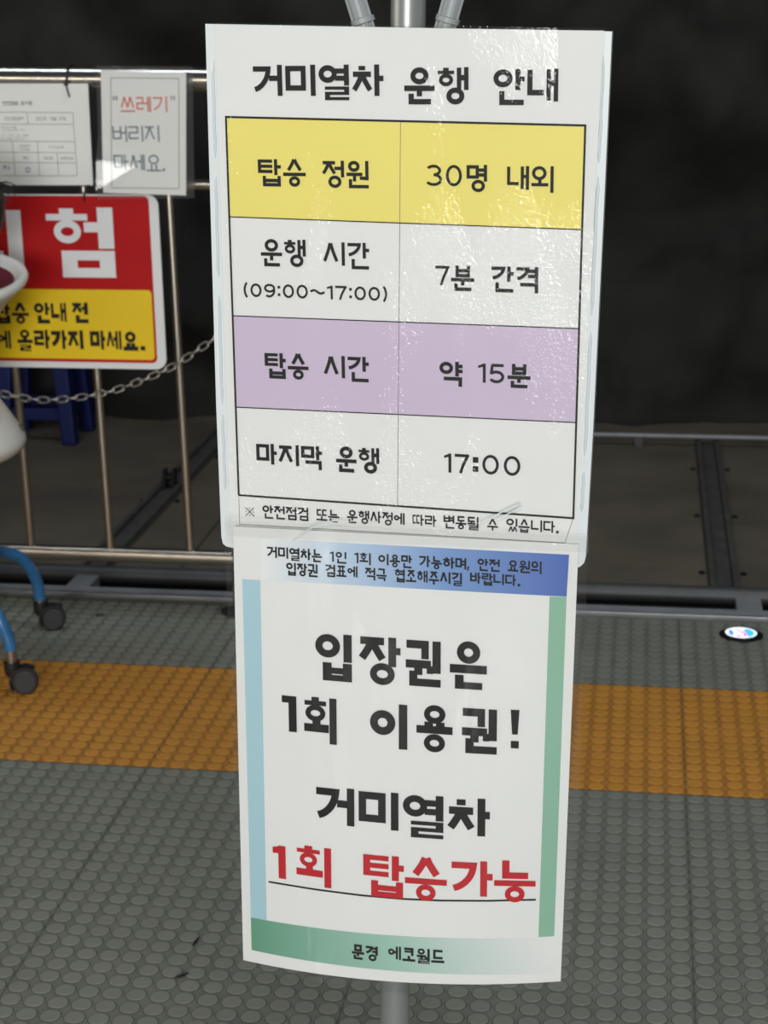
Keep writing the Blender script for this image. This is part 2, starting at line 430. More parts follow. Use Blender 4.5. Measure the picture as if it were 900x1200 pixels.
class Pen:
    def __init__(s, T):
        s.T = T
        s.polys = []

    def rect(s, x0, y0, x1, y1):
        s.polys.append([(x0, y0), (x1, y0), (x1, y1), (x0, y1)])

    def line(s, pts, T=None):
        T = T or s.T
        L, Rr = [], []
        k = len(pts)
        for i, (x, y) in enumerate(pts):
            def d(a, b):
                dx, dy = b[0] - a[0], b[1] - a[1]
                l = math.hypot(dx, dy) or 1
                return dx / l, dy / l
            if i == 0:
                t0 = t1 = d(pts[0], pts[1])
            elif i == k - 1:
                t0 = t1 = d(pts[-2], pts[-1])
            else:
                t0, t1 = d(pts[i - 1], pts[i]), d(pts[i], pts[i + 1])
            nx, ny = -(t0[1] + t1[1]), t0[0] + t1[0]
            l = math.hypot(nx, ny) or 1
            nx, ny = nx / l, ny / l
            c = max(0.35, nx * -t0[1] + ny * t0[0])
            L.append((x + nx * T / 2 / c, y + ny * T / 2 / c))
            Rr.append((x - nx * T / 2 / c, y - ny * T / 2 / c))
        for i in range(k - 1):
            s.polys.append([Rr[i], Rr[i + 1], L[i + 1], L[i]])

    def ring(s, cx, cy, rx, ry, T=None, a0=0, a1=360, n=36):
        T = T or s.T
        P = []
        for i in range(n + 1):
            w = R(a0 + (a1 - a0) * i / n)
            P.append(((cx + rx * math.cos(w), cy + ry * math.sin(w)),
                      (cx + (rx - T) * math.cos(w), cy + (ry - T) * math.sin(w))))
        for i in range(n):
            s.polys.append([P[i][1], P[i][0], P[i + 1][0], P[i + 1][1]])

    # ---- consonants
    def cons(s, c, x0, y0, x1, y1, pos):
        T = s.T
        w, h = x1 - x0, y1 - y0
        hb = lambda xa, xb, y, t: s.rect(xa, y - t / 2, xb, y + t / 2)
        vb = lambda x, ya, yb, t=T: s.rect(x - t / 2, ya, x + t / 2, yb)
        Tv = min(T, w / 3.0)
        if c in 'ㄱㅋ':
            t = min(T, h / 2.3)
            if pos == 'V':
                xr = x1 - T / 2
                pts = [(x0 + w * .04, y1 - t / 2), (xr, y1 - t / 2)]
                for i in range(1, 9):
                    a = i / 8
                    pts.append((xr - w * .10 * a - (w * .78 - T / 2) * a ** 2.0, y1 - t / 2 - (h - t * .9) * (1 - (1 - a) ** 1.35)))
                s.line(pts, T * .98)
                if c == 'ㅋ':
                    hb(x0 + w * .08, xr - w * .08, y1 - h * .45, min(t, h * .2))
            else:
                hb(x0, x1, y1 - t / 2, t)
                vb(x1 - Tv / 2, y0, y1, Tv)
                if c == 'ㅋ':
                    hb(x0 + w * .03, x1, (y0 + y1) / 2, min(t, h * .24))
        elif c == 'ㄲ':
            s.cons('ㄱ', x0, y0, x0 + w * .46, y1, pos)
            s.cons('ㄱ', x0 + w * .54, y0, x1, y1, pos)
        elif c == 'ㄴ':
            t = min(T, h / (2.0 if pos != 'H' else 2.9))
            vb(x0 + Tv / 2, y0, y1, Tv)
            hb(x0, x1, y0 + t / 2, t)
        elif c == 'ㄷ':
            t = min(T, h / 2.7)
            vb(x0 + Tv / 2, y0, y1, Tv)
            hb(x0, x1, y0 + t / 2, t)
            hb(x0, x1, y1 - t / 2, t)
        elif c == 'ㄸ':
            s.cons('ㄷ', x0, y0, x0 + w * .44, y1, pos)
            s.cons('ㄷ', x0 + w * .54, y0, x1, y1, pos)
        elif c == 'ㄹ':
            t = min(T, h / 4.4)
            ym = (y0 + y1) / 2
            for y in (y1 - t / 2, ym, y0 + t / 2):
                hb(x0, x1, y, t)
            vb(x1 - Tv / 2, ym, y1, Tv)
            vb(x0 + Tv / 2, y0, ym, Tv)
        elif c == 'ㅁ':
            t = min(T, h / 2.8)
            vb(x0 + Tv / 2, y0, y1, Tv)
            vb(x1 - Tv / 2, y0, y1, Tv)
            hb(x0, x1, y0 + t / 2, t)
            hb(x0, x1, y1 - t / 2, t)
        elif c == 'ㅂ':
            t = min(T, h / 3.0)
            vb(x0 + Tv / 2, y0, y1, Tv)
            vb(x1 - Tv / 2, y0, y1, Tv)
            hb(x0, x1, y0 + t / 2, t)
            hb(x0, x1, y0 + (h - t) * .60 + t / 2, t)
        elif c in 'ㅅㅈㅊ':
            t = min(T, h / 3.2)
            top = y1
            xm = (x0 + x1) / 2
            if c == 'ㅊ':
                s.rect(xm - w * .17, top - t * .8, xm + w * .17, top)
                top -= t * 1.05
            if c in 'ㅈㅊ':
                hb(x0 + w * .04, x1 - w * .04, top - t / 2, t)
                top -= t * .6
            tt = min(T, w / 3.4)
            for sg in (-1, 1):
                pts = [(xm + sg * tt * .10, top)]
                for a in (.35, .7, 1.0):
                    pts.append((xm + sg * (tt * .10 + (w / 2 - tt * .45) * a ** 1.25), top - (top - y0 - tt * .30) * a))
                s.line(pts, tt)
        elif c == 'ㅆ':
            s.cons('ㅅ', x0, y0, x0 + w * .56, y1, pos)
            s.cons('ㅅ', x0 + w * .44, y0, x1, y1, pos)
        elif c == 'ㅇ':
            r = min(w, h) / 2
            rx = min(w / 2, r * 1.12)
            s.ring((x0 + x1) / 2, (y0 + y1) / 2, rx, r, min(T, r * .62))
        elif c == 'ㅌ':
            t = min(T, h / 4.2)
            vb(x0 + Tv / 2, y0, y1, Tv)
            for y in (y0 + t / 2, (y0 + y1) / 2, y1 - t / 2):
                hb(x0, x1, y, t)
        elif c == 'ㅍ':
            t = min(T, h / 2.9)
            hb(x0, x1, y0 + t / 2, t)
            hb(x0, x1, y1 - t / 2, t)
            for x in (x0 + w * .30, x1 - w * .30):
                vb(x, y0, y1, min(Tv, w * .2))
        elif c == 'ㅎ':
            t = min(T, h / 5.4)
            xm = (x0 + x1) / 2
            s.rect(xm - w * .17, y1 - t * .9, xm + w * .17, y1)
            hb(x0, x1, y1 - t * 1.35, t)
            hh = h - t * 1.75
            r = min(w * .46, hh / 2)
            s.ring(xm, y0 + hh / 2, min(w * .47, hh / 2 * 1.2), hh / 2, min(T, r * .62))

    # ---- vowels: vertical kind, in a box
    def vvow(s, v, x0, y0, x1, y1, ty=None):
        ym = ty if ty is not None else y0 + (y1 - y0) * .56
        h, w = y1 - y0, x1 - x0
        T = min(s.T, w * .64)
        Tk = min(s.T, h * .24)
        two = max(h * .13, Tk * .72)
        if v in 'ㅏㅑ':
            s.rect(x0, y0, x0 + T, y1)
            for y in ([ym] if v == 'ㅏ' else [ym - two, ym + two]):
                s.rect(x0 + T * .9, y - Tk / 2, x1, y + Tk / 2)
        elif v in 'ㅓㅕ':
            s.rect(x1 - T, y0, x1, y1)
            for y in ([ym] if v == 'ㅓ' else [ym - two, ym + two]):
                s.rect(x0, y - Tk / 2, x1 - T * .9, y + Tk / 2)
        elif v == 'ㅣ':
            t = min(s.T, w * .95)
            s.rect(x1 - t, y0, x1, y1)
        elif v == 'ㅐ':
            t = min(s.T, w * .38)
            s.rect(x0, y0 + h * .03, x0 + t, y1 - h * .02)
            s.rect(x1 - t, y0, x1, y1)
            s.rect(x0, ym - Tk / 2, x1, ym + Tk / 2)
        elif v == 'ㅔ':
            t = min(s.T, w * .30)
            s.rect(x1 - t, y0, x1, y1)
            xa = x1 - t * 2.5
            s.rect(xa, y0 + h * .03, xa + t, y1 - h * .02)
            s.rect(x0, ym - Tk / 2, xa + t * .5, ym + Tk / 2)

    def hvow(s, v, x0, y0, x1, y1):
        T = s.T
        t = min(T, (y1 - y0) * .66)
        xm = (x0 + x1) / 2
        w = x1 - x0
        if v in 'ㅗㅛ':
            s.rect(x0, y0, x1, y0 + t)
            xs = [xm] if v == 'ㅗ' else [x0 + w * .34, x1 - w * .34]
            for x in xs:
                s.rect(x - T / 2, y0 + t * .5, x + T / 2, y1)
        elif v in 'ㅜㅠ':
            s.rect(x0, y1 - t, x1, y1)
            xs = [xm] if v == 'ㅜ' else [x0 + w * .34, x1 - w * .34]
            for x in xs:
                s.rect(x - T / 2, y0, x + T / 2, y1 - t * .5)
        else:
            t = min(T, y1 - y0)
            yc = (y0 + y1) / 2
            s.rect(x0, yc - t / 2, x1, yc + t / 2)


def hangul(pen, ch, X, Y, W, H):
    k = ord(ch) - 0xAC00
    c, v, f = CHO[k // 588], JUNG[(k % 588) // 28], JONG[k % 28]
    bx = lambda a: (X + a[0] * W, Y + a[1] * H, X + a[2] * W, Y + a[3] * H)
    wide = c in 'ㄸㅆㄲ'
    if v in 'ㅏㅑㅓㅕㅣㅐㅔ':
        cx1 = {'ㅏ': .64, 'ㅑ': .62, 'ㅓ': .62, 'ㅕ': .60, 'ㅣ': .68, 'ㅐ': .53, 'ㅔ': .50}[v]
        vx = {'ㅏ': (.72, 1.02), 'ㅑ': (.70, 1.02), 'ㅓ': (.56, 1), 'ㅕ': (.54, 1), 'ㅣ': (.76, 1), 'ㅐ': (.62, 1), 'ㅔ': (.47, 1)}[v]
        if not f:
            cb, vb = (0, .27, cx1, .97), (vx[0], .12 if v != 'ㅐ' else .1, vx[1], 1)
            if c in 'ㅅㅈㅊ' or c == 'ㄱ':
                cb = (0, .24, cx1, .96)
            ty = None
        else:
            cb, vb = (0, .49, cx1, .985), (vx[0], .415 if f != 'ㅇ' else .39, vx[1], 1)
            ty = Y + .72 * H
        pen.cons(c, *bx(cb), 'V')
        tyy = ty
        if c == 'ㄱ' and v in 'ㅓㅕㅔ':
            tyy = Y + (.62 if not f else .74) * H
        pen.vvow(v, *bx(vb), tyy)
        if f:
            pen.cons(f, *bx((.20, 0, 1, .385) if f != 'ㅇ' else (.24, 0, .90, .455)), 'F')
    elif v in 'ㅗㅛㅜㅠㅡ':
        if not f:
            hb = (0, .08, 1, .44) if v in 'ㅗㅛ' else ((0, 0, 1, .40) if v in 'ㅜㅠ' else (0, .08, 1, .30))
            pen.cons(c, *bx((.04 if wide else .14, .46 if v != 'ㅡ' else .36, .96 if wide else .86, .98)), 'H')
            pen.hvow(v, *bx(hb))
        else:
            rd = f == 'ㅇ'
            hb = {'ㅗ': (0, .37, 1, .62), 'ㅛ': (0, .395, 1, .64), 'ㅜ': (0, .22, 1, .51), 'ㅠ': (0, .22, 1, .51), 'ㅡ': (0, .33, 1, .51) if not rd else (0, .385, 1, .52)}[v]
            cy0 = {'ㅗ': .60, 'ㅛ': .61, 'ㅜ': .54, 'ㅠ': .54, 'ㅡ': .535 if not rd else .565}[v]
            pen.cons(c, *bx((.19, cy0, .82, 1)), 'H')
            pen.hvow(v, *bx(hb))
            pen.cons(f, *bx((.14, 0, .88, .29) if not rd else (.18, 0, .82, .385)), 'F')
    else:
        h, w2 = HV[v]
        vx = {'ㅣ': (.77, 1), 'ㅓ': (.60, 1), 'ㅏ': (.76, 1.02), 'ㅔ': (.62, 1), 'ㅐ': (.74, 1)}[w2]
        if not f:
            pen.cons(c, *bx((.02, .47, .68, 1)), 'H')
            hb = (0, .24, .76, .50) if h == 'ㅗ' else ((0, .08, .70, .42) if h == 'ㅜ' else (0, .16, .72, .42))
            pen.hvow(h, *bx(hb))
            pen.vvow(w2, *bx((vx[0], 0, vx[1], 1)), Y + .22 * H if w2 == 'ㅓ' else None)
        else:
            pen.cons(c, *bx((.02, .60, .66, 1)), 'H')
            hb = (0, .42, .72, .62) if h == 'ㅗ' else (0, .25, .72, .57)
            pen.hvow(h, *bx(hb))
            pen.vvow(w2, *bx((vx[0], .30, vx[1], 1)), Y + .37 * H if w2 == 'ㅓ' else None)
            pen.cons(f, *bx((.10, 0, 1, .33) if h != 'ㅗ' else (.12, 0, 1, .36)), 'F')


def figure(pen, ch, X, Y, W, H):
    T = pen.T
    x1, y1 = X + W, Y + H
    if ch == '0':
        pen.ring(X + W / 2, Y + H / 2, W / 2, H / 2, T)
    elif ch == '1':
        pen.rect(x1 - T, Y, x1, y1)
        pen.polys.append([(X, y1 - H * .24), (X, y1 - H * .24 + T * .8), (x1 - T * .4, y1), (x1 - T * .4, y1 - T * 1.05)])
    elif ch == '①':
        pen.rect(x1 - T, Y, x1, y1)
        pen.rect(X, y1 - H * .19, x1, y1)
    elif ch == '7':
        pen.rect(X, y1 - T, x1, y1)
        pen.line([(x1 - T * .5, y1 - T * .5), (X + W * .58, Y + H * .42), (X + W * .40, Y)], T)
    elif ch == '3':
        r1, r2 = H * .27, H * .30
        pen.ring(X + W * .46, y1 - r1, W * .48, r1, T, 150, -90, 24)
        pen.ring(X + W * .46, Y + r2, W * .54, r2, T, 90, -150, 24)
    elif ch == '5':
        pen.rect(X + W * .14, y1 - T, x1 - W * .06, y1)
        pen.line([(X + W * .20, y1 - T * .5), (X + W * .12, Y + H * .46)], T)
        pen.ring(X + W * .46, Y + H * .33, W * .52, H * .33, T, 140, -150, 26)
    elif ch == '9':
        pen.ring(X + W * .5, y1 - H * .32, W * .5, H * .32, T)
        pen.ring(X + W * .45, Y + H * .5, W * .55, H * .5, T, 10, -125, 22)
    elif ch == '2':
        pen.ring(X + W * .5, y1 - H * .3, W * .5, H * .3, T, 170, -30, 20)
        pen.line([(x1 - T * .6, y1 - H * .42), (X + T * .5, Y + T * .5)], T)
        pen.rect(X, Y, x1, Y + T)
    elif ch in '(':
        pen.ring(X + W * 1.6, Y + H * .5, W * 1.6, H * .56, T, 126, 234, 16)
    elif ch == ')':
        pen.ring(x1 - W * 1.6, Y + H * .5, W * 1.6, H * .56, T, 54, -54, 16)
    elif ch == ':':
        pen.rect(X, Y, x1, Y + W)
        pen.rect(X, y1 - W, x1, y1)
    elif ch == '~':
        pts = [(X + W * i / 14, Y + H / 2 + H * .5 * math.sin(i / 14 * 2 * math.pi) * .8) for i in range(15)]
        pen.line(pts, T)
    elif ch == '.':
        pen.rect(X, Y, x1, y1)
    elif ch == ',':
        pen.polys.append([(X + W * .3, y1), (X, Y), (X + W * .5, Y), (x1, y1)])
    elif ch == '!':
        pen.polys.append([(X + W * .18, Y + H * .36), (x1 - W * .18, Y + H * .36), (x1, y1), (X, y1)])
        pen.rect(X + W * .05, Y, x1 - W * .05, Y + H * .19)
    elif ch == '※':
        pen.line([(X, Y), (x1, y1)], T)
        pen.line([(X, y1), (x1, Y)], T)
        d = W * .11
        for cx, cy in ((.5, .92), (.5, .08), (.08, .5), (.92, .5)):
            pen.rect(X + W * cx - d / 2, Y + H * cy - d / 2, X + W * cx + d / 2, Y + H * cy + d / 2)
    elif ch in '“”':
        for k in (.0, .55):
            xa = X + W * k
            sg = 1 if ch == '“' else -1
            pen.polys.append([(xa + W * .08 * (1 - sg), Y), (xa + W * .32, Y), (xa + W * .32 + W * .08 * sg, y1), (xa + W * .08 * (1 + sg) - W * .05, y1)])


def write_word(g, fr, word, lift, mi=0):
    t, u0, u1, v0, v1, th = word
    H = v1 - v0
    pure = not any('가' <= c <= '힣' for c in t)
    paren = '(' in t
    wd_ = []
    for c in t:
        if '가' <= c <= '힣':
            wd_.append(1.0)
        elif c in ':':
            wd_.append(.16)
        elif c in '()':
            wd_.append(.28)
        elif c == '1':
            wd_.append(.36)
        elif c == '~':
            wd_.append(.9)
        elif c == '.':
            wd_.append(.18)
        else:
            wd_.append(.72)
    gap = .11 if not pure else .17
    if pure and not paren and t == '00':
        gap = .22
    tot = sum(wd_) + gap * (len(t) - 1)
    sx = (u1 - u0) / tot
    pen = Pen(th * H)
    x = u0
    for c, w in zip(t, wd_):
        if '가' <= c <= '힣':
            hangul(pen, c, x, v0, w * sx, H)
        else:
            y0, hh = v0, H
            if not pure:
                y0, hh = v0 + .10 * H, .88 * H
            elif paren and c not in '()':
                y0, hh = v0 + .12 * H, .76 * H
                if c == '~':
                    y0, hh = v0 + .40 * H, .22 * H
                if c == ':':
                    y0, hh = v0 + .22 * H, .56 * H
            figure(pen, c, x, y0, w * sx, hh)
        x += (w + gap) * sx
    for i, q in enumerate(pen.polys):
        g.add([fr(u, v, lift + 2.5e-6 * (i % 60)) for u, v in q], [tuple(range(len(q)))], mi)


def strip(g, fr, pts, w, lift, mi=0):
    pen = Pen(w)
    pen.line(pts, w)
    for q in pen.polys:
        g.add([fr(u, v, lift) for u, v in q], [(0, 1, 2, 3)], mi)


def lerp2(a, b, t):
    return (a[0] + (b[0] - a[0]) * t, a[1] + (b[1] - a[1]) * t)


def quad_patch(g, fr, Q, lift, mi, nu=1, nv=1):
    """Q = top-left, top-right, bottom-right, bottom-left"""
    def fn(s, t):
        a, b = lerp2(Q[0], Q[1], s), lerp2(Q[3], Q[2], s)
        u, v = lerp2(a, b, t)
        return fr(u, v, lift)
    g.grid(fn, nu, nv, mi)


# ------------------------------------------------------------------ materials
M_rubber = mat('rubber_grey', srgb(125, 127, 116), .62, var=.10, scale=9, bump=.05, bscale=300)
M_rubber_gap = mat('rubber_grey_grime', srgb(110, 112, 102), .75, var=.18, scale=14)
M_yel = mat('rubber_ochre', srgb(196, 136, 52), .6, var=.10, scale=8, bump=.05, bscale=300)
M_yel_gap = mat('rubber_ochre_grime', srgb(172, 116, 44), .75, var=.18, scale=14)
M_ring = mat('rubber_grey_dirt', srgb(72, 73, 66), .85, var=.3, scale=30)
M_yring = mat('rubber_ochre_dirt', srgb(112, 74, 30), .85, var=.3, scale=30)
M_seam = mat('seam_dirt', srgb(66, 65, 58), .9)
M_alu = mat('aluminium_edge', srgb(176, 178, 182), .35, 1.0, var=.12, scale=18, bump=.05)
M_kerb = mat('kerb_steel', srgb(150, 152, 156), .5, .2, var=.15, scale=12)
M_dark = mat('dark_steel', srgb(78, 79, 81), .5, .3, var=.2, scale=10)
M_pit = mat('pit_concrete', srgb(112, 104, 90), .9, var=.30, scale=3.2, bump=.3, bscale=30)
M_rock = mat('sprayed_rock', srgb(38, 37, 35), .85, var=.85, scale=1.7, bump=.8, bscale=9)
M_sleeper = mat('sleeper_steel', srgb(86, 86, 82), .8, .1, var=.25, scale=12)
M_black = mat('black_plastic', srgb(30, 30, 31), .45, var=.1)
M_steel = mat('stainless_steel', (.62, .59, .55, 1), .22, 1.0, var=.05, scale=30, bump=.02, bscale=400, stretch=(1, 1, 1))
M_steel_warm = mat('stainless_baluster', (.58, .52, .45, 1), .30, 1.0, var=.06, scale=30)
M_pole = mat('pole_grey_metal', srgb(158, 162, 161), .34, .45, var=.05, scale=20)
M_armgrey = mat('arm_grey_plastic', srgb(152, 157, 158), .42, var=.06, scale=40)
M_paper = mat('white_paper', srgb(233, 234, 232), .55, var=.015, scale=12, spec=.2)
M_ink = mat('black_ink', srgb(26, 26, 25), .5, spec=.25)
M_red_ink = mat('red_ink', srgb(192, 32, 42), .5, spec=.25)
M_line = mat('grey_line_ink', srgb(120, 120, 118), .5)
M_thin = mat('pale_line_ink', srgb(170, 172, 170), .5)
M_yellow = mat('yellow_print', srgb(240, 226, 118), .5, var=.02, scale=10)
M_purple = mat('lilac_print', srgb(206, 190, 214), .5, var=.02, scale=10)
M_board = mat('white_acrylic_board', srgb(226, 232, 234), .22, var=.02, scale=10, coat=.4)
M_bead = mat('adhesive_bead', srgb(216, 223, 227), .2, coat=.6)
M_green_d = mat('green_print', srgb(140, 186, 162), .5, var=.02, scale=10)
M_head = ramp_mat('header_blue_gradient', [(0, srgb(236, 238, 236)), (.28, srgb(186, 208, 230)), (.6, srgb(120, 156, 208)), (1, srgb(72, 104, 182))])
M_cyan = mat('pale_cyan_print', srgb(172, 208, 220), .5, var=.02, scale=10)
M_band = ramp_mat('footer_green_gradient', [(0, srgb(98, 158, 130)), (.5, srgb(158, 198, 182)), (.85, srgb(214, 224, 222)), (1, srgb(233, 234, 232))])
M_film = film_mat('clear_laminate', .0021, 290, 11.0, .06, haze=.012, thr=(.49, .70), shift=(.35, 0, .2))
M_film2 = film_mat('clear_laminate_curved', .030, 16, 6.5, .16, haze=.012, thr=(.47, .72), stretch=(1.4, 1, .5), fine=0.0, glare_crease=24, shift=(.62, 0, .1))
M_tape = film_mat('clear_tape', .0012, 120, 20, .10, haze=.06)
M_red = mat('sign_red', srgb(180, 8, 15), .6, spec=.25, var=.04, scale=6)
M_syel = mat('sign_yellow', srgb(236, 200, 14), .4, var=.03, scale=6)
M_swhite = mat('sign_white', srgb(226, 228, 230), .4)
M_ltred = mat('notice_red_ink', srgb(214, 92, 78), .5)
M_ltblue = mat('notice_slate_ink', srgb(92, 112, 122), .5)
M_blue_ink = mat('ballpoint_blue', srgb(38, 60, 150), .5)
M_chain = mat('chain_steel', (.42, .41, .39, 1), .3, 1.0, var=.1, scale=80)
M_bluetube = mat('blue_enamel', srgb(48, 108, 160), .32, var=.14, scale=60, coat=.3)
M_shell = mat('white_molded_plastic', srgb(214, 214, 208), .38, var=.03, scale=12)
M_maroon = mat('maroon_lining', srgb(104, 34, 44), .7, var=.1, scale=30)
M_greyhub = mat('grey_hub_plastic', srgb(128, 130, 134), .4)
M_wheel = mat('caster_rubber', srgb(52, 53, 55), .55, var=.1, scale=40)
M_stool = mat('blue_plastic', srgb(10, 27, 92), .5, var=.06, scale=10)
M_hair = mat('black_hair', srgb(24, 21, 20), .45, bump=.5, bscale=90, stretch=(1, 1, .12))
M_skin = mat('skin', srgb(214, 170, 146), .5, var=.04, scale=20)
M_cloth = mat('grey_cotton', srgb(120, 124, 132), .85, var=.1, scale=60)

# ------------------------------------------------------------------ setting: studded rubber platform floor
X0, X1, Y0, Y1 = -2.9, 1.9, 1.55, 3.793
PIT = .5 / 14
PIY = .5 / 15
TX, TYA, TYB = .102, 2.873, 3.373
g = G()
g.add([(-4, -7, 0), (4, -7, 0), (4, TYA, 0), (-4, TYA, 0)], [(0, 1, 2, 3)], 1)
g.add([(-4, TYA, 0), (4, TYA, 0), (4, TYB, 0), (-4, TYB, 0)], [(0, 1, 2, 3)], 3)
g.add([(-4, TYB, 0), (4, TYB, 0), (4, Y1, 0), (-4, Y1, 0)], [(0, 1, 2, 3)], 1)
g.add([(-4, Y1, 0), (4, Y1, 0), (4, Y1, -.22), (-4, Y1, -.22)], [(0, 1, 2, 3)], 1)
for k in range(-8, 6):
    x = TX + .5 * k
    g.add([(x - .0007, 1.0, .0003), (x + .0007, 1.0, .0003), (x + .0007, Y1, .0003), (x - .0007, Y1, .0003)], [(0, 1, 2, 3)], 4)
for y in (TYA, TYB):
    g.add([(-4, y - .0011, .0003), (4, y - .0011, .0003), (4, y + .0011, .0003), (-4, y + .0011, .0003)], [(0, 1, 2, 3)], 4)
NS = 16
circ = [(math.cos(2 * math.pi * j / NS), math.sin(2 * math.pi * j / NS)) for j in range(NS)]
i0, i1 = int((X0 - TX) / PIT), int((X1 - TX) / PIT)
j0, j1 = int((Y0 - TYA) / PIY) - 1, int((Y1 - TYA) / PIY)
for i in range(i0, i1):
    for j in range(j0, j1 + 1):
        cx, cy = TX + (i + .5) * PIT, TYA + (j + .5) * PIY
        if cy + .016 > Y1:
            continue
        yel = TYA < cy < TYB
        vs = []
        for r_, z_ in ((.0167, .0002), (.0154, .0002), (.0151, .0011), (.0139, .0016)):
            vs += [(cx + a * r_, cy + b * r_ * .955, z_) for a, b in circ]
        for k, m_ in ((0, 6 if yel else 5), (1, 2 if yel else 0), (2, 2 if yel else 0)):
            o = len(g.v)
            if k == 0:
                g.add(vs, [], 0)
                base = o
            for q in range(NS):
                g.f.append(tuple(base + t for t in (k * NS + q, k * NS + (q + 1) % NS, (k + 1) * NS + (q + 1) % NS, (k + 1) * NS + q)))
                g.m.append(m_)
        g.f.append(tuple(base + 3 * NS + q for q in range(NS)))
        g.m.append(2 if yel else 0)
struct(g.build('floor', [M_rubber, M_rubber_gap, M_yel, M_yel_gap, M_seam, M_ring, M_yring], fixn=False, smooth=True, angle=9))

# platform edge: grey steel kerb with a bright aluminium nosing
g = G()
g.box((-.5, 3.822, -.02), (7, .05, .05), 0)
g.box((-.5, 3.795, .003), (7, .008, .010), 1)
struct(g.build('trim_1', [M_kerb, M_alu], bevel=.001))

# track pit floor
g = G()
g.add([(-5, 3.6, -.2), (5, 3.6, -.2), (5, 7.6, -.2), (-5, 7.6, -.2)], [(0, 1, 2, 3)])
for x in (-1.30, .98, -2.3):
    g.add([(x - .004, 4.1, -.1993), (x + .004, 4.1, -.1993), (x + .004, 6.3, -.1993), (x - .004, 6.3, -.1993)], [(0, 1, 2, 3)], 1)
struct(g.build('floor_track_pit', [M_pit, M_seam]))

# rough black rock wall of the tunnel
g = G()


def rock(s, t):
    x = -5.2 + 10.4 * s
    z = -.3 + 4.6 * t
    y = 6.42 - .10 * max(0, z) - .10 * max(0, z - 1.2) ** 2
    q = Vector((x * .9, z * 1.0, 3.1))
    y += .20 * noise.noise(q) + .15 * noise.noise(q * 2.6) + .08 * noise.noise(q * 6) + .035 * noise.noise(q * 14)
    return (x, y, z)


g.grid(rock, 170, 80)
struct(g.build('wall_back', M_rock, smooth=True, angle=180))

# ------------------------------------------------------------------ things down in the track pit
g = G()
g.tube([(-4.0, 4.0, -.0165), (4.0, 4.0, -.0165)], .0225, 24)
bump_pipe = thing('bumper_pipe', 'long dark grey steel pipe running along the platform edge below the kerb', 'pipe', (0, 4.0, -.2))
g.build('pipe', M_dark, bump_pipe, smooth=True)
g = G()
g.box((0, 4.006, -.119), (8, .008, .162))
g.build('gap_shade_plate', M_black, bump_pipe)  # black sheet added below the pipe to paint the slot's deep shade
for x in (-2.97, -1.37, .27, 1.87):
    g = G()
    g.box((x, 3.915, -.026), (.060, .13, .03))
    g.box((x, 3.915, -.12), (.05, .10, .16))
    g.build('bracket', M_kerb, bump_pipe, bevel=.003)

cd = thing('wall_conduit', 'thin bright metal pipe lying along the foot of the black rock wall', 'pipe', (.8, 6.12, -.2))
g = G()
g.tube([(-.95, 6.10, -.158), (3.6, 6.10, -.158)], .0085, 14)
g.build('pipe', M_kerb, cd, smooth=True)
for x in (-.9, .0, 1.0, 2.0, 3.0):
    g = G()
    g.box((x, 6.10, -.1825), (.03, .03, .035))
    g.build('saddle', M_sleeper, cd, bevel=.002)


def sleeper(x, label):
    t = thing('track_sleeper', label, 'rail track', (x, 5.1, -.2), 'steel cross channels in the track pit')
    g = G()
    g.box((x, 5.13, -.196), (.085, 2.06, .008))
    g.box((x - .032, 5.13, -.184), (.016, 2.06, .018))
    g.box((x + .032, 5.13, -.184), (.016, 2.06, .018))
    g.build('channel', M_sleeper, t, bevel=.002)
    for yy in (4.7, 5.25, 5.8):
        for s_ in (-1, 1):
            g = G()
            g.lathe((x + s_ * .058, yy, -.2), [(.009, 0), (.009, .006), (.005, .008), (.001, .008)], 6)
            g.build('bolt', M_black, t)
    return t


sleeper(.245, 'dark steel channel across the pit floor, right of the standing sign')
sleeper(-1.545, 'dark steel channel across the pit floor, seen between the railing bars')

cl = thing('rail_clamp', 'small black clamp standing in the pit channel behind the railing', 'clamp', (-1.545, 5.38, -.1915))
g = G()
for s_ in (-1, 1):
    g.box((-1.545 + s_ * .0155, 5.38, -.159), (.011, .04, .065))
g.box((-1.545, 5.38, -.150), (.03, .03, .014))
g.build('body', M_black, cl, bevel=.002)
g = G()
g.lathe((-1.545, 5.364, -.150), [(.007, 0), (.007, .005), (.001, .006)], 6, axis=(0, -1, 0))
g.build('bolt', M_black, cl)

# blue plastic stool behind the railing
st = thing('plastic_stool', 'blue plastic stool with crossbars standing in the pit behind the railing', 'stool', (-2.215, 6.02, -.2))
SX, SY = -2.205, 6.05
g = G()
g.lathe((SX, SY, .235), [(.001, .016), (.03, .016), (.036, .022), (.13, .022), (.145, .016), (.150, .004), (.150, -.03), (.143, -.03), (.143, .0), (.001, .004)], 4 * 8, cap=False)
g.build('seat', M_stool, st, smooth=True)
legs = []
for sx in (-1, 1):
    for sy in (-1, 1):
        g = G()
        a = Vector((SX + sx * .098, SY + sy * .085, .232))
        b = Vector((SX + sx * .128, SY + sy * .105, -.2))
        n = 10
        for k in range(2):
            pass
        vs = []
        for q, w in ((a, .034), (b, .026)):
            vs += [q + Vector((i * w, j * w, 0)) for i, j in ((-1, -1), (1, -1), (1, 1), (-1, 1))]
        g.add(vs, [(0, 1, 2, 3), (4, 5, 6, 7), (0, 1, 5, 4), (1, 2, 6, 5), (2, 3, 7, 6), (3, 0, 4, 7)])
        g.build('leg', M_stool, st, bevel=.008)
for sy in (-1, 1):
    g = G()
    g.box((SX, SY + sy * .100, -.088), (.21, .016, .046))
    g.build('crossbar', M_stool, st, bevel=.004)
for sx in (-1, 1):
    g = G()
    g.box((SX + sx * .118, SY, -.088), (.016, .17, .046))
    g.build('crossbar', M_stool, st, bevel=.004)

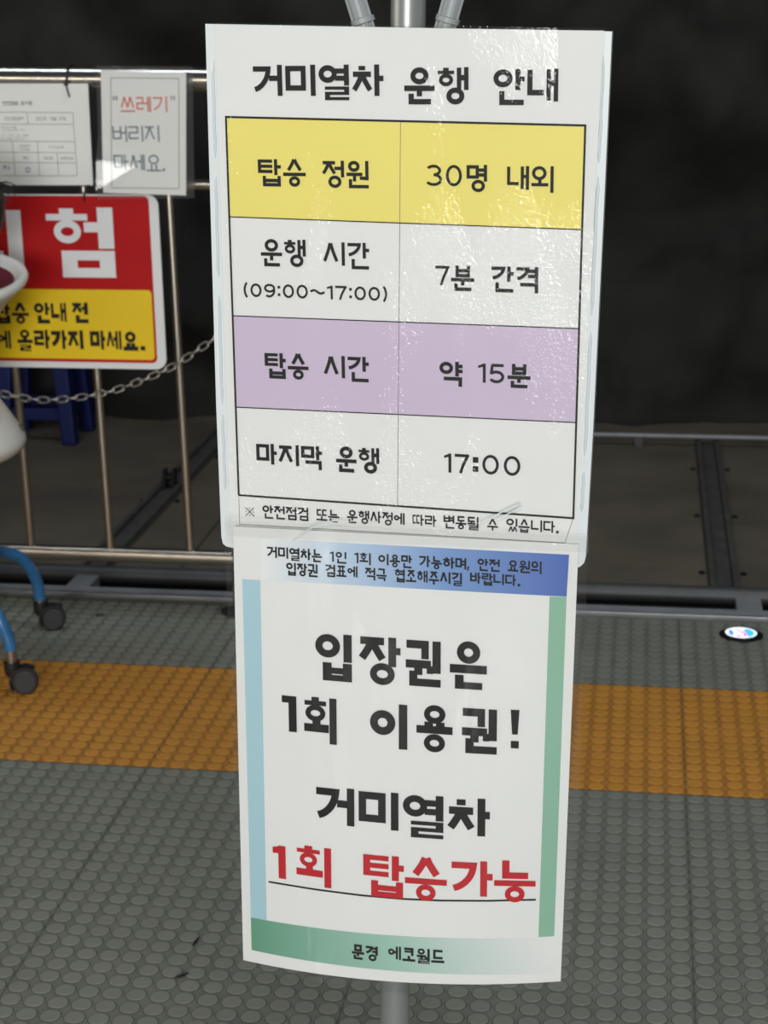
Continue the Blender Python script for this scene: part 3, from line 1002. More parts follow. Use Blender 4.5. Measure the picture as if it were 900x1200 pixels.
# ------------------------------------------------------------------ stainless railing
RY = 3.72
rl = thing('platform_railing', 'stainless steel railing with thin upright bars along the platform edge', 'railing', (-1.5, RY, 0))


def railz(x, z):
    return z - .0165 * (x + 1.17)


g = G()
g.tube([(-2.9, RY, railz(-2.9, 1.219)), (-.905, RY, railz(-.905, 1.219))], .0265, 28)
g.build('top_rail', M_steel, rl, smooth=True)
g = G()
g.tube([(-2.9, RY, railz(-2.9, .998)), (-.905, RY, railz(-.905, .998))], .0130, 18)
g.build('middle_rail', M_steel, rl, smooth=True)
g = G()
g.tube([(-2.9, RY, .1335), (-.905, RY, .1335)], .0175, 18)
g.build('bottom_rail', M_steel_warm, rl, smooth=True)
for k in range(9):
    x = -1.032 - .1935 * k
    g = G()
    g.tube([(x - .004, RY, railz(x, .99)), (x + .004, RY, .145)], .0098, 14)
    g.build('baluster', M_steel_warm, rl, smooth=True)
for x in (-.905, -2.9):
    g = G()
    g.tube([(x, RY, 0), (x, RY, 1.24)], .025, 20)
    g.lathe((x, RY, 0), [(.055, 0), (.055, .006), (.03, .012), (.026, .012)], 24)
    g.build('post', M_steel, rl, smooth=True)

# chain hung in front of the railing
ch = thing('steel_chain', 'slack steel link chain hanging across the railing below the red sign', 'chain', (-1.2, 3.655, .52))
ctrl = [(-.895, .690), (-.95, .652), (-1.04, .595), (-1.155, .547), (-1.25, .525), (-1.335, .517), (-1.40, .523), (-1.475, .540), (-1.56, .568), (-1.66, .612)]


def cpt(t):
    n = len(ctrl) - 1
    i = min(int(t * n), n - 1)
    f = t * n - i
    P = [ctrl[max(0, min(n, i + k))] for k in (-1, 0, 1, 2)]
    r_ = []
    for k in (0, 1):
        a, b, c, d = (q[k] for q in P)
        r_.append(.5 * (2 * b + (c - a) * f + (2 * a - 5 * b + 4 * c - d) * f * f + (3 * b - a - 3 * c + d) * f ** 3))
    return r_


samp = [cpt(i / 600) for i in range(601)]
acc = [0]
for i in range(600):
    acc.append(acc[-1] + math.hypot(samp[i + 1][0] - samp[i][0], samp[i + 1][1] - samp[i][1]))
PL = .0225
nl = int(acc[-1] / PL)
link_me = None
CY_ = 3.662
for k in range(nl):
    d = (k + .5) * PL
    i = min(range(601), key=lambda q: abs(acc[q] - d))
    i2, i1_ = min(600, i + 6), max(0, i - 6)
    px, pz = samp[i]
    tg = Vector((samp[i2][0] - samp[i1_][0], 0, samp[i2][1] - samp[i1_][1])).normalized()
    if link_me is None:
        g = G()
        loop = []
        for q in range(20):
            w = 2 * math.pi * q / 20
            loop.append(Vector((math.copysign(abs(math.cos(w)) ** .7, math.cos(w)) * .0140, 0, math.copysign(abs(math.sin(w)) ** .9, math.sin(w)) * .0068)))
        g.tube(loop, .0021, 8, closed=True)
        lo_ = g.build('link', M_chain, ch, smooth=True, angle=180)
        link_me = lo_.data
        for v_ in link_me.vertices:
            v_.co += Vector(ch.location)
    else:
        lo_ = bpy.data.objects.new('link', link_me)
        COL.objects.link(lo_)
        lo_.parent = ch
    side = Vector((0, 1, 0)).cross(tg)
    Mx = Matrix((tg, Vector((0, 1, 0)), side * -1)).transposed()
    roll = R(20 if k % 2 else 100) + random.uniform(-.15, .15)
    Mx = Mx @ Matrix.Rotation(roll, 3, 'X')
    lo_.matrix_local = Matrix.Translation(Vector((px, CY_, pz)) - ch.location) @ Mx.to_4x4()

# ------------------------------------------------------------------ red and yellow danger sign on the railing
FD = wall_frame(3.675)
zr, zb, xr = DG_BOX[1][1], DG_BOX[2][1], (DG_BOX[1][0] + DG_BOX[2][0]) / 2
dcx = -1.418
xl = 2 * dcx - xr
ds = thing('danger_sign', 'red and yellow warning sign with rounded white border tied to the railing', 'sign', (dcx, 3.69, zb))


def rrect(x0, z0, x1, z1, r_, n=6):
    P = []
    for cx, cz, a in ((x1 - r_, z1 - r_, 0), (x0 + r_, z1 - r_, 90), (x0 + r_, z0 + r_, 180), (x1 - r_, z0 + r_, 270)):
        for k in range(n + 1):
            w = R(a + 90 * k / n)
            P.append((cx + r_ * math.cos(w), cz + r_ * math.sin(w)))
    return P


g = G()
g.prism(rrect(xl, zb - .004, xr, zr, .024), FD, -.004, 0)
panel = g.build('panel', M_swhite, ds)
g = G()
rx = DG_RED[1][0] + .001
rz0, rz1 = DG_RED[1][1] - .003, DG_RED[0][1] - .001
lx = 2 * dcx - rx
P = rrect(lx, rz0, rx, rz1, .012)
g.add([FD(u, v, .0006) for u, v in P], [tuple(range(len(P)))], 0)
yz1, yz0, yx = DG_YEL[1][1], DG_YEL[2][1] + .004, rx - .005
P = rrect(2 * dcx - yx, yz0, yx, yz1, .009)
g.add([FD(u, v, .0011) for u, v in P], [tuple(range(len(P)))], 1)
pr = g.build('printed_face', [M_red, M_syel], ds, fixn=False)
g = G()
for w in DG_W:
    write_word(g, FD, w, .0017, 0)
for w in DG_K:
    write_word(g, FD, w, .0017, 1)
g.build('lettering', [M_swhite, M_ink], pr, fixn=False)

# inspection record hung under the top rail
FI = wall_frame(3.685)
ix1, iz1, iz0 = IN_P[0][0], IN_P[0][1], IN_P[1][1]
ir = thing('inspection_record', 'white inspection record sheet with a ruled table, tied under the top rail', 'notice', (-1.35, 3.69, iz0))
g = G()
g.prism([(-1.503, iz0), (ix1 - .003, iz0), (ix1, iz1), (-1.503, iz1 + .003)], FI, -.0025, 0)
sh = g.build('sheet', M_paper, ir)
g = G()
for a, b in IN_LINES:
    strip(g, FI, [a, b], .0011, .0006, 0)
for w in IN_TXT:
    write_word(g, FI, w, .0006, 1 if w is not IN_TXT[0] and w is not IN_TXT[1] else 2)
for w in IN_BLUE:
    write_word(g, FI, w, .0006, 3)
g.build('table_print', [M_line, M_line, M_ink, M_blue_ink], sh, fixn=False)

for (x, z0, z1, y_, lab) in ((-1.243, 1.19, 1.252, 3.685, 'black cable tie looped round the top rail, holding the record sheet'),):
    ct = thing('cable_tie', lab, 'cable tie', (x, RY, z0))
    g = G()
    zc = railz(x, 1.219)
    P = [(x + .002 * math.sin(q / 24 * 2 * math.pi), RY + .0292 * math.cos(q / 24 * 2 * math.pi), zc + .0292 * math.sin(q / 24 * 2 * math.pi)) for q in range(24)]
    g.tube(P, .0024, 8, closed=True)
    g.build('strap', M_black, ct, smooth=True)
    g = G()
    g.box((x + .001, RY - .033, zc - .008), (.010, .009, .008))
    g.build('lock_head', M_black, ct, bevel=.001)
    g = G()
    g.tube([(x + .001, RY - .036, zc - .008), (x + .004, RY - .040, zc - .020), (x + .008, RY - .040, zc - .036)], .0020, 8)
    g.build('tail', M_black, ct, smooth=True)
ct = thing('cable_tie', 'black cable tie joining the record sheet corner to the red sign', 'cable tie', (-1.207, 3.68, .96))
g = G()
P = [(-1.2085 + .0035 * math.cos(w) + .004 * math.sin(w), 3.678 + .010 * math.cos(w), .979 + .017 * math.sin(w)) for w in [q / 20 * 2 * math.pi for q in range(20)]]
g.tube(P, .0018, 8, closed=True)
g.build('strap', M_black, ct, smooth=True)
g = G()
g.box((-1.209, 3.668, .985), (.006, .006, .006))
g.build('lock_head', M_black, ct, bevel=.001)

# laminated do-not-litter notice
FL = wall_frame(3.665)
lt = thing('litter_notice', 'small laminated white notice with red and slate lettering, hung on the railing', 'notice', (-1.09, 3.67, LT_P[2][1]))
g = G()
g.add([FL(u, v, 0) for u, v in LT_P], [(0, 3, 2, 1)])
sh = g.build('sheet', M_paper, lt, fixn=False)
g = G()
for k in range(4):
    strip(g, FL, [LT_B[k], LT_B[(k + 1) % 4]], .0014, .0006, 2)
for w in LT_R:
    write_word(g, FL, w, .0006, 0)
for w in LT_K:
    write_word(g, FL, w, .0006, 1)
for w in LT_Q:
    write_word(g, FL, w, .0006, 2)
g.build('lettering', [M_ltred, M_ltblue, M_line], sh, fixn=False)
g = G()
A, B, C_, D_ = LT_F


PKX, PKZ = LT_PEAK


def ltfilm(s, t):
    a, b = lerp2(A, B, s), lerp2(D_, C_, s)
    u, v = lerp2(a, b, t)
    # the bottom left corner has come loose and stands forward in one flat facet
    dx, dz = u - PKX, v - PKZ
    k = max(0, min(-.247 * dx - .093 * dz, -.305 * dx - .37 * dz, -.69 * dx + .65 * dz + .004))
    return FL(u, v, .0018 + k)


g.grid(ltfilm, 90, 90)
g.build('laminate_film', film_mat('clear_laminate_small', .0010, 110, 14, .10, haze=.05), lt, smooth=True, fixn=False)

# ------------------------------------------------------------------ in-floor lamp at the platform edge
fl = thing('floor_light', 'round lit floor lamp with black rim set in the platform near the edge', 'lamp', (.239, 3.693, 0))
g = G()
g.lathe((.239, 3.693, 0), [(.0490, 0), (.0490, .003), (.046, .0055), (.0370, .0075), (.0350, .0070), (.0350, .004)], 40, cap=False)
g.build('rim', mat('lamp_black_rim', srgb(26, 26, 28), .22), fl, smooth=True)
g = G()


def lamp_mat(name, col, st_):
    m = bpy.data.materials.new(name)
    m.use_nodes = True
    b = m.node_tree.nodes['Principled BSDF']
    b.inputs['Base Color'].default_value = col
    b.inputs['Emission Color'].default_value = col
    b.inputs['Emission Strength'].default_value = st_
    return m


LX, LY, LZ = .239, 3.693, .0062
P = [(LX + .0352 * math.cos(q / 36 * 2 * math.pi), LY + .0352 * math.sin(q / 36 * 2 * math.pi), LZ) for q in range(36)]
g.add(P, [tuple(range(36))], 0)


def blob(pts, mi, z):
    g.add([(LX + x, LY + y, LZ + z) for x, y in pts], [tuple(range(len(pts)))], mi)


blob([(.029 * math.cos(R(a)), .029 * math.sin(R(a))) for a in range(-62, 70, 6)] + [(.004, .012), (.012, -.002)], 2, .0003)
blob([(.028 * math.cos(R(a)), .028 * math.sin(R(a))) for a in range(140, 226, 6)] + [(-.016, -.010), (-.017, .006)], 3, .0003)
for seg in ([(-.010, .020), (-.004, .012)], [(-.004, .012), (.004, .002)], [(.004, .002), (.010, -.012)], [(.010, -.012), (.006, -.022)]):
    (a, b), (c, d) = seg
    blob([(a - .0032, b), (a + .0032, b), (c + .0032, d), (c - .0032, d)], 1, .0006)
blob([(-.014, -.020), (-.004, -.016), (.002, -.024), (-.008, -.026)], 1, .0006)
g.build('lit_disc', [lamp_mat('lamp_white', (.88, .93, 1, 1), 1.0), lamp_mat('lamp_pink', srgb(240, 96, 160), .9), lamp_mat('lamp_cyan', srgb(70, 190, 226), .9), lamp_mat('lamp_blue', srgb(98, 150, 214), .9)], fl, fixn=False)

# ------------------------------------------------------------------ litter on the floor
g = G()
for q in range(7):
    pass
P = [(-.012, -.004), (-.004, -.008), (.006, -.005), (.013, -.001), (.006, .005), (-.003, .004), (-.009, .006)]
g.add([(-1.235 + x, 3.655 + y, .0028) for x, y in P] + [(-1.235 + x * .7, 3.655 + y * .7, .0062) for x, y in P],
      [tuple(range(7)), tuple(range(13, 6, -1))] + [(i, (i + 1) % 7, (i + 1) % 7 + 7, i + 7) for i in range(7)])
tag(g.build('litter_scrap', M_black, origin=(-1.235, 3.655, .0025)), 'small black scrap lying on the grey floor before the railing', 'litter')

for (cx, cy, a, lab) in ((SCUFF[0][0], SCUFF[0][1], 80, 'thin dark scrap on the grey floor, left of the lower notice'), (SCUFF[1][0], SCUFF[1][1], 40, 'short dark scrap on the grey floor, nearest the front')):
    g = G()
    c_, s__ = math.cos(R(a)), math.sin(R(a))
    g.tube([(cx + c_ * k * .006, cy + s__ * k * .006, .0032 + .0006 * (k % 2)) for k in (-2, -1, 0, 1, 2)], [.0008, .002, .0022, .0018, .0006], 8)
    tag(g.build('litter_scrap', M_black, origin=(cx, cy, .0016), smooth=True), lab, 'litter')

# ------------------------------------------------------------------ trolley chair with blue tube legs, at the left edge
TCX, TCY = -1.40, 3.37
tr = thing('trolley_chair', 'white plastic shell chair on blue tube legs with casters, beside the railing', 'chair', (TCX, TCY, 0))
tilt = Vector((.06, -.17, 1)).normalized()
BC = Vector((TCX - .022, TCY, .838))
g = G()
g.lathe(BC, [(.035, -.20), (.055, -.185), (.066, -.15), (.082, -.112), (.104, -.075), (.128, -.042), (.152, -.018), (.164, -.008), (.168, .002), (.165, .010),
             (.156, .012), (.147, .005), (.138, -.008)], 56, cap=False, axis=tilt)
shell = g.build('seat_shell', M_shell, tr, smooth=True, angle=80)
g = G()
g.lathe(BC, [(.1385, -.006), (.118, -.036), (.095, -.070), (.074, -.105), (.05, -.125), (.001, -.13)], 56, cap=False, axis=tilt)
g.build('seat_lining', M_maroon, tr, smooth=True, angle=80)['label'] = 'maroon lining'
g = G()
g.lathe((TCX - .022, TCY - .03, 0), [(.035, .69), (.050, .665), (.066, .640), (.088, .606), (.104, .582), (.118, .560), (.136, .530), (.147, .510), (.149, .497), (.142, .483), (.124, .470), (.09, .462), (.03, .458)], 56)
g.build('lower_body', M_shell, tr, smooth=True, angle=80)
# grey round hub and black slot on the lower body
ang = R(-34)
g = G()
n_ = Vector((math.cos(ang), math.sin(ang), .75)).normalized()
g.lathe(Vector((TCX - .022, TCY - .03, .575)) + Vector((math.cos(ang), math.sin(ang), 0)) * .112, [(.030, -.006), (.030, .008), (.025, .011), (.021, .006), (.001, .006)], 28, axis=n_)
g.build('hub_cap', M_greyhub, tr, smooth=True)
g = G()
a2 = R(16)
n2 = Vector((math.cos(a2), math.sin(a2), .8)).normalized()
rot = Vector((0, 0, 1)).rotation_difference(n2).to_matrix()
g.box(Vector((TCX - .020, TCY - .03, .526)) + Vector((math.cos(a2), math.sin(a2), 0)) * .139, (.014, .010, .006), rot=rot)
g.build('slot', M_black, tr)
g = G()
g.tube([(TCX, TCY, .215), (TCX, TCY, .47)], .028, 20)
g.build('column', M_bluetube, tr, smooth=True)


def curve(pts, n=8):
    out = []
    P = [Vector(q) for q in pts]
    P = [P[0] * 2 - P[1]] + P + [P[-1] * 2 - P[-2]]
    for i in range(1, len(P) - 2):
        for k in range(n):
            f = k / n
            a, b, c, d = P[i - 1], P[i], P[i + 1], P[i + 2]
            out.append(.5 * (2 * b + (c - a) * f + (2 * a - 5 * b + 4 * c - d) * f * f + (3 * b - a - 3 * c + d) * f ** 3))
    out.append(P[-2])
    return out


def caster_leg(pts, stub, floor_xy, ax):
    g = G()
    g.tube(curve(pts), .0132, 18)
    leg = g.build('leg', M_bluetube, tr, smooth=True)
    e = Vector(pts[-1])
    g = G()
    g.tube([e + Vector((0, 0, .004)), e - Vector((0, 0, stub))], .0118, 16)
    g.build('leg_stub', M_alu, leg, smooth=True)
    fx, fy = floor_xy
    r_ = .0275
    axv = Vector((ax[0], ax[1], 0)).normalized()
    fwd = Vector((-axv.y, axv.x, 0))
    c = Vector((fx, fy, r_ + .002))
    g = G()
    g.lathe(c - axv * .013, [(.020, 0), (.0262, .002), (r_, .005), (r_, .021), (.0262, .024), (.0225, .026), (.021, .0245), (.001, .0245)], 32, axis=axv)
    w = g.build('caster', M_wheel, tr, smooth=True)
    # hood that wraps the back of the wheel and carries the stem
    g = G()
    sidev = (Vector((e.x, e.y, 0)) - Vector((fx, fy, 0)))
    sg = 1 if sidev.dot(fwd) > 0 else -1
    ring_o, n = [], 16
    vs, fs = [], []
    for k in range(n + 1):
        a = R(-35 + 165 * k / n)
        dvec = fwd * sg * math.cos(a) + Vector((0, 0, 1)) * math.sin(a)
        for rr, o in ((r_ * 1.20, -.0165), (r_ * 1.20, .0125), (r_ * 1.06, .0125), (r_ * 1.06, -.0165)):
            vs.append(c + dvec * rr + axv * o)
    for k in range(n):
        for q in range(4):
            fs.append((k * 4 + q, k * 4 + (q + 1) % 4, (k + 1) * 4 + (q + 1) % 4, (k + 1) * 4 + q))
    fs += [(0, 1, 2, 3), tuple(n * 4 + q for q in (3, 2, 1, 0))]
    g.add(vs, fs)
    top = e - Vector((0, 0, stub))
    g.lathe((top.x, top.y, max(top.z - .022, .03)), [(.010, -.012), (.016, -.004), (.0175, .006), (.0165, .022), (.001, .022)], 20)
    g.build('hood', M_black, w, smooth=True)


caster_leg([(TCX + .02, TCY + .02, .235), (-1.405, 3.475, .216), (-1.37, 3.53, .182), (-1.349, 3.556, .125), (-1.343, 3.560, .075)], .006, (-1.314, 3.560), (.22, -1))
caster_leg([(TCX + .02, TCY - .02, .235), (-1.345, 3.235, .222), (-1.303, 3.20, .172), (-1.283, 3.195, .125), (-1.277, 3.193, .095)], .024, (-1.250, 3.190), (.3, -1))
caster_leg([(TCX - .02, TCY + .02, .235), (-1.43, 3.475, .222), (-1.48, 3.53, .180), (-1.506, 3.556, .125), (-1.512, 3.560, .075)], .006, (-1.536, 3.560), (-.22, -1))
caster_leg([(TCX - .02, TCY - .02, .235), (-1.45, 3.235, .222), (-1.505, 3.20, .172), (-1.525, 3.195, .125), (-1.531, 3.193, .095)], .024, (-1.555, 3.190), (-.3, -1))

# ------------------------------------------------------------------ child in the chair: only the dark hair reaches into the picture
ps = thing('person', 'person with dark hair sitting in the white shell chair at the left edge', 'person', (-1.40, 3.37, .76))
HX, HY, HZ = -1.381, 3.355, .995


def skin_body():
    pts = {'pelvis': (-1.40, 3.37, .815, .060), 'chest': (-1.40, 3.368, .862, .060), 'neck': (-1.392, 3.362, .915, .028), 'headb': (-1.388, 3.358, .95, .038),
           'shl': (-1.402, 3.435, .880, .028), 'ell': (-1.455, 3.455, .885, .021), 'wrl': (-1.51, 3.43, .905, .016), 'hal': (-1.53, 3.42, .905, .015),
           'shr': (-1.402, 3.300, .880, .028), 'elr': (-1.455, 3.285, .885, .021), 'wrr': (-1.51, 3.31, .905, .016), 'har': (-1.53, 3.32, .905, .015),
           'hpl': (-1.42, 3.40, .815, .040), 'knl': (-1.50, 3.41, .872, .032), 'anl': (-1.585, 3.41, .830, .024),
           'hpr': (-1.42, 3.34, .815, .040), 'knr': (-1.50, 3.33, .872, .032), 'anr': (-1.585, 3.33, .830, .024)}
    ed = [('pelvis', 'chest'), ('chest', 'neck'), ('neck', 'headb'), ('chest', 'shl'), ('shl', 'ell'), ('ell', 'wrl'), ('wrl', 'hal'), ('chest', 'shr'), ('shr', 'elr'), ('elr', 'wrr'), ('wrr', 'har'),
          ('pelvis', 'hpl'), ('hpl', 'knl'), ('knl', 'anl'), ('pelvis', 'hpr'), ('hpr', 'knr'), ('knr', 'anr')]
    nm = list(pts)
    me = bpy.data.meshes.new('body')
    me.from_pydata([Vector(pts[k][:3]) - ps.location for k in nm], [(nm.index(a), nm.index(b)) for a, b in ed], [])
    o = bpy.data.objects.new('body', me)
    COL.objects.link(o)
    o.modifiers.new('skin', 'SKIN')
    for i, k in enumerate(nm):
        me.skin_vertices[0].data[i].radius = (pts[k][3], pts[k][3])
    me.skin_vertices[0].data[0].use_root = True
    sb = o.modifiers.new('sub', 'SUBSURF')
    sb.levels = sb.render_levels = 2
    bpy.context.view_layer.update()
    dg_ = bpy.context.evaluated_depsgraph_get()
    m2 = bpy.data.meshes.new_from_object(o.evaluated_get(dg_))
    bpy.data.objects.remove(o)
    return m2


bm = bmesh.new()
bm.from_mesh(skin_body())
for f_ in bm.faces:
    f_.material_index = 1
sk = bmesh.ops.create_uvsphere(bm, u_segments=28, v_segments=20, radius=1.0)
for v in sk['verts']:
    x, y, z = v.co
    k = 1 - .16 * max(0, -z)
    nx = x * .088 * k
    # face looks to -x: nose, brow, chin
    nx -= .012 * math.exp(-((y / .16) ** 2 + ((z + .10) / .16) ** 2)) if x < 0 else 0
    nx -= .005 * math.exp(-((y / .3) ** 2 + ((z + .75) / .2) ** 2)) if x < 0 else 0
    v.co = Vector((HX + nx, HY + y * .076 * k, HZ + z * .102)) - ps.location
    for f_ in v.link_faces:
        f_.material_index = 0
for s_ in (-1, 1):
    e_ = bmesh.ops.create_uvsphere(bm, u_segments=10, v_segments=8, radius=1.0)
    for v in e_['verts']:
        v.co = Vector((HX + .005 + v.co.x * .014, HY + s_ * .077 + v.co.y * .007, HZ - .01 + v.co.z * .022)) - ps.location
        for f_ in v.link_faces:
            f_.material_index = 0
    e_ = bmesh.ops.create_uvsphere(bm, u_segments=10, v_segments=8, radius=1.0)
    for v in e_['verts']:
        v.co = Vector((HX - .080 + v.co.x * .006, HY + s_ * .028 + v.co.y * .010, HZ - .002 + v.co.z * .006)) - ps.location
        for f_ in v.link_faces:
            f_.material_index = 2
e_ = bmesh.ops.create_uvsphere(bm, u_segments=10, v_segments=8, radius=1.0)
for v in e_['verts']:
    v.co = Vector((HX - .083 + v.co.x * .006, HY + v.co.y * .018, HZ - .052 + v.co.z * .005)) - ps.location
    for f_ in v.link_faces:
        f_.material_index = 3
me = bpy.data.meshes.new('body')
bm.to_mesh(me)
bm.free()
for m in (M_skin, M_cloth, M_black, M_maroon):
    me.materials.append(m)
me.polygons.foreach_set('use_smooth', [True] * len(me.polygons))
bo = bpy.data.objects.new('body', me)
COL.objects.link(bo)
bo.parent = ps
g = G()


def hairfn(s, t):
    a = 2 * math.pi * s
    back = .5 + .5 * math.cos(a)                     # 1 at the back of the head (+x), 0 at the face
    low = 55 + 78 * back ** .6
    th_ = R(low * t)
    r_ = 1.0 + .10 + .02 * math.sin(a * 9) * t
    return Vector((HX + .004 + .088 * r_ * math.sin(th_) * math.cos(a), HY + .076 * r_ * math.sin(th_) * math.sin(a), HZ + .102 * r_ * math.cos(th_)))


g.grid(hairfn, 48, 18)
for k in range(7):
    z_ = HZ + .010 + .004 * k
    y_ = HY - .03 + .008 * k
    P = [(HX + .086, y_, z_ + .004), (HX + .105, y_ - .002, z_ + .008), (HX + .120, y_ - .004, z_ + .004), (HX + .134 - .004 * (k % 3), y_ - .005, z_ - .004)]
    g.tube(P, [.0022, .0018, .0012, .0005], 6)
g.build('hair', M_hair, ps, smooth=True, fixn=True, angle=180)

# ------------------------------------------------------------------ the standing sign: pole and folded arms
ss = thing('sign_stand', 'grey metal pole stand with folded ribbed arms carrying the notices', 'stand', (-.228, 1.432, 0))
PX = lambda z: -.2278 + .0252 * z
g = G()
g.tube([(PX(.012), 1.432, .012), (PX(1.80), 1.432, 1.80)], .0143, 28)
g.build('pole', M_pole, ss, smooth=True)
g = G()
g.lathe((-.228, 1.432, 0), [(.17, 0), (.17, .010), (.155, .016), (.04, .024), (.022, .045), (.016, .05)], 40)
g.build('base', M_pole, ss, smooth=True)
for s_ in (-1, 1):
    a = Vector((PX(1.30) + s_ * .012, 1.428, 1.30))
    b = Vector((PX(1.30) + s_ * .012 + s_ * .30 * .20 , 1.428, 1.50))
    ax = (b - a).normalized()
    g = G()
    g.tube([a, b], .0078, 18)
    side = ax.cross(Vector((0, 1, 0)))
    for w in (-70, -25, 25, 70):
        d = (Vector((0, -1, 0)) * math.cos(R(w)) + side * math.sin(R(w)))
        g.tube([a + d * .0078, b + d * .0078], .0014, 6)
    g.lathe(b, [(.0078, 0), (.0095, .004), (.0095, .014), (.006, .02), (.001, .021)], 18, axis=ax)
    arm = g.build('arm', M_armgrey, ss, smooth=True)
    L = (b - a).length
    for f in (.24, .373, .52, .70, .88):
        g = G()
        c = a + ax * (L * f)
        g.lathe(c, [(.0080, -.0026), (.0100, -.0020), (.0100, .0020), (.0080, .0026)], 20, axis=ax)
        g.build('band', M_armgrey, arm, smooth=True)
# clamp that fixes the board to the pole
for z in (1.30, 1.05):
    g = G()
    g.box((PX(z), 1.413, z), (.045, .010, .03))
    g.lathe((PX(z), 1.432, z - .014), [(.0165, 0), (.0165, .028)], 24)
    g.build('clamp', M_armgrey, ss, bevel=.001)

# ------------------------------------------------------------------ upper notice: board, printed sheet, film
FU = frame(UPF)
nb = thing('timetable_board', 'white board with the train timetable table in yellow and lilac, upper of the two notices', 'notice board', FU(0, UP_BOARD_B[0][1], -.004))
L_, R_, B_ = UP_BOARD_L, UP_BOARD_R, UP_BOARD_B
out = [L_[0], L_[1], L_[2], L_[3], (L_[3][0] + .0012, L_[3][1] - .006), (B_[0][0] - .001, B_[0][1] + .001), (B_[0][0] + .004, B_[0][1]),
       (B_[1][0] - .004, B_[1][1] - .001), (B_[1][0] + .001, B_[1][1] + .001), (R_[3][0] - .0012, R_[3][1] + .003), (R_[3][0], R_[3][1] + .009), R_[2], R_[1], R_[0]]
g = G()
g.prism(out, FU, -.008, -.001)
bd = g.build('board', M_board, nb)


def edge_u(P, v):
    for (u0, v0), (u1, v1) in zip(P, P[1:]):
        if v1 <= v <= v0:
            return u0 + (u1 - u0) * (v - v0) / (v1 - v0)
    return P[-1][0] if v < P[-1][1] else P[0][0]


random.seed(3)
for P, s_ in ((L_, 1), (R_, -1)):
    v = .178
    while v > -.17:
        ln = min(random.uniform(.07, .11), v + .188)
        n = 12
        pts = []
        for i in range(n + 1):
            vv = v - ln * i / n
            pts.append(FU(edge_u(P, vv) + s_ * (.0056 + .0002 * math.sin(i * 1.3 + v * 40)), vv, -.0008))
        g = G()
        g.tube(pts, [.0004] + [.0014] * (n - 1) + [.0004], 8)
        g.build('adhesive_bead', M_bead, bd, smooth=True)
        v -= ln + random.uniform(.008, .02)
g = G()
Pp = UP_PAPER
quad_patch(g, FU, Pp, .0, 0, 1, 1)
T4 = UP_TABLE


def on_edge(a, b, row, k):
    """where a measured row line meets the table's side"""
    t = (row[k][1] - a[1]) / (b[1] - a[1])
    return lerp2(a, b, t)


rows = [[on_edge(T4[0], T4[3], r_, 0), on_edge(T4[1], T4[2], r_, 1)] for r_ in UP_ROWS]
quad_patch(g, FU, [T4[0], T4[1], rows[0][1], rows[0][0]], .0003, 1)
quad_patch(g, FU, [rows[1][0], rows[1][1], rows[2][1], rows[2][0]], .0003, 2)
for a, b in rows:
    strip(g, FU, [a, b], .0009, .0006, 3)
strip(g, FU, UP_COL, .0005, .0005, 4)
for a, b in ((T4[0], T4[1]), (T4[1], T4[2]), (T4[2], T4[3]), (T4[3], T4[0])):
    dx, dy = b[0] - a[0], b[1] - a[1]
    l = math.hypot(dx, dy)
    ex = (dx / l * .0008, dy / l * .0008)
    strip(g, FU, [(a[0] - ex[0], a[1] - ex[1]), (b[0] + ex[0], b[1] + ex[1])], .0017, .0007, 3)
N_ = UP_NOTE
for a, b in ((T4[3], N_[0]), (N_[0], N_[1]), (N_[1], T4[2])):
    strip(g, FU, [a, b], .0005, .0005, 4)
sh = g.build('printed_sheet', [M_paper, M_yellow, M_purple, M_ink, M_line], nb, fixn=False)
g = G()
for w in UP_TEXT:
    write_word(g, FU, w, .0009)
g.build('lettering', M_ink, sh, fixn=False)
g = G()
quad_patch(g, FU, [UP_FILM[0], UP_FILM[1], Pp[2], Pp[3]], .0016, 0, 30, 40)
g.build('laminate_film', M_film, nb, fixn=False)

# ------------------------------------------------------------------ lower notice: bowed laminated sheet taped below
uL, uR, vT, vB = -.148, .148, .197, -.210
FLo = frame(LOF)


def FB(u, v, n=0.0):
    s_ = (u - uL) / (uR - uL)
    t = max(0, min(1.1, (vT - v) / (vT - vB)))
    return FLo(u, v, n + .019 * 4 * s_ * (1 - s_) * t ** 1.1 - .016 * (1 - s_) * (1 - t))


ln_ = thing('ticket_notice', 'bowed laminated sheet with a green and blue border, taped below the timetable board', 'notice', FB(0, LO_PAPER[4][1]))


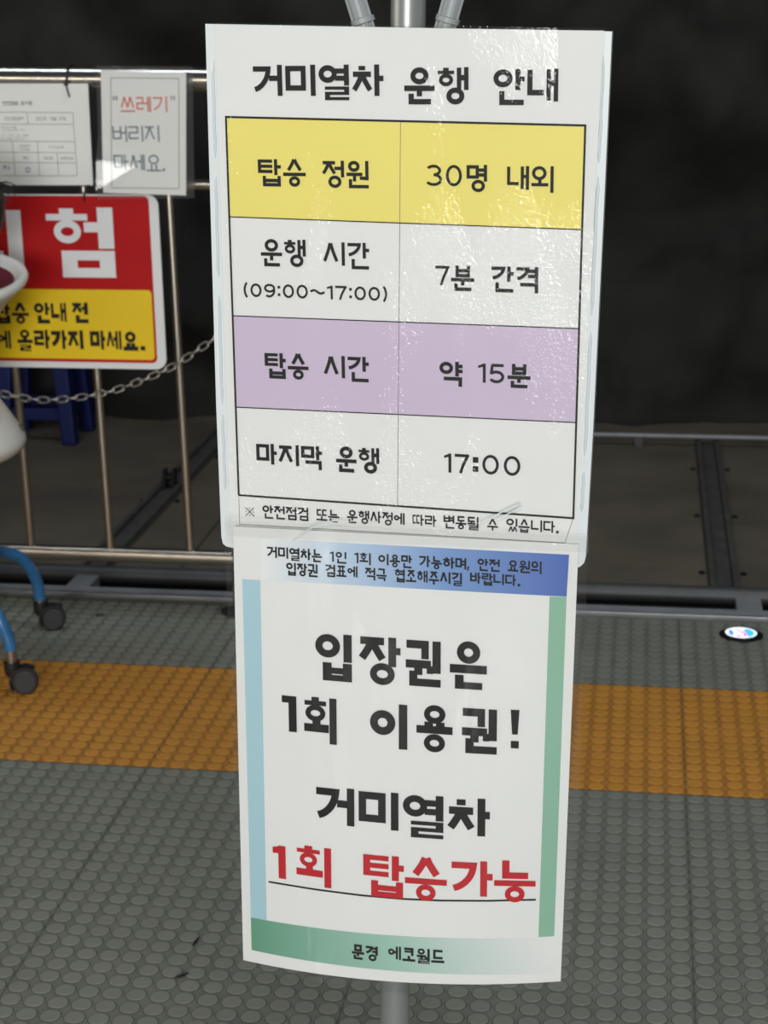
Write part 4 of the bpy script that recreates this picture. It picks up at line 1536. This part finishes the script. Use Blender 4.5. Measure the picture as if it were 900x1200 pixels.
def bowed(Q, mid=None):
    def fn(s_, t):
        a, b = lerp2(Q[0], Q[1], s_), lerp2(Q[3], Q[2], s_)
        u, v = lerp2(a, b, t)
        return u, v
    return fn


g = G()
Q = LO_PAPER[:4]
fn = bowed(Q)
g.grid(lambda a, b: FB(*fn(a, b), 0), 40, 40, 0)


def band_patch(Q, lift, mi, nu, nv):
    f2 = bowed(Q)
    g.grid(lambda a, b: FB(*f2(a, b), lift), nu, nv, mi)


band_patch(LO_HEAD, .0004, 1, 40, 6)
band_patch(LO_LEFT, .0003, 2, 4, 24)
band_patch(LO_RIGHT, .0003, 3, 4, 24)
band_patch(LO_BAND[:4], .0004, 4, 40, 6)
strip(g, FB, LO_UNDER, .0017, .0007, 5)
sh = g.build('printed_sheet', [M_paper, M_head, M_cyan, M_green_d, M_band, M_ink], ln_, fixn=False, smooth=True, angle=80)
g = G()
for w in LO_TEXT + LO_ONE + LO_FOOT:
    write_word(g, FB, w, .0009, 0)
for w in LO_RED:
    write_word(g, FB, w, .0009, 1)
g.build('lettering', [M_ink, M_red_ink], sh, fixn=False)
g = G()
fn2 = bowed(LO_FILM[:4])
g.grid(lambda a, b: FB(*fn2(a, b), .0018), 44, 50, 0)
g.build('laminate_film', M_film2, ln_, fixn=False, smooth=True, angle=180)

# strip of clear tape across the top of the lower notice
tp = thing('clear_tape', 'wrinkled strip of clear tape across the top of the lower notice', 'tape', FB(0, LO_FILM[0][1], .003))
g = G()
A, B = LO_FILM[0], LO_FILM[1]


def tape(s_, t):
    u, v = lerp2(A, B, s_)
    v += .004 - .018 * t + .0015 * math.sin(s_ * 17) * (1 - t)
    return FB(u, v, .0030 + .0022 * max(0, math.sin(s_ * 9.0 + t * 2.5)) * (1 - t) + .0008 * math.sin(s_ * 31 + t * 6))


g.grid(tape, 90, 10)
g.build('strip', M_tape, tp, fixn=False, smooth=True, angle=180)
for pl in LO_GLARE:
    g = G()
    g.tube([FB(u, v, .0034) for u, v in pl], [.0002] + [.00055] * (len(pl) - 2) + [.0002], 8)
    g.build('glare_crease', M_board, tp, smooth=True)  # thin white threads that paint bright glare lines onto the tape
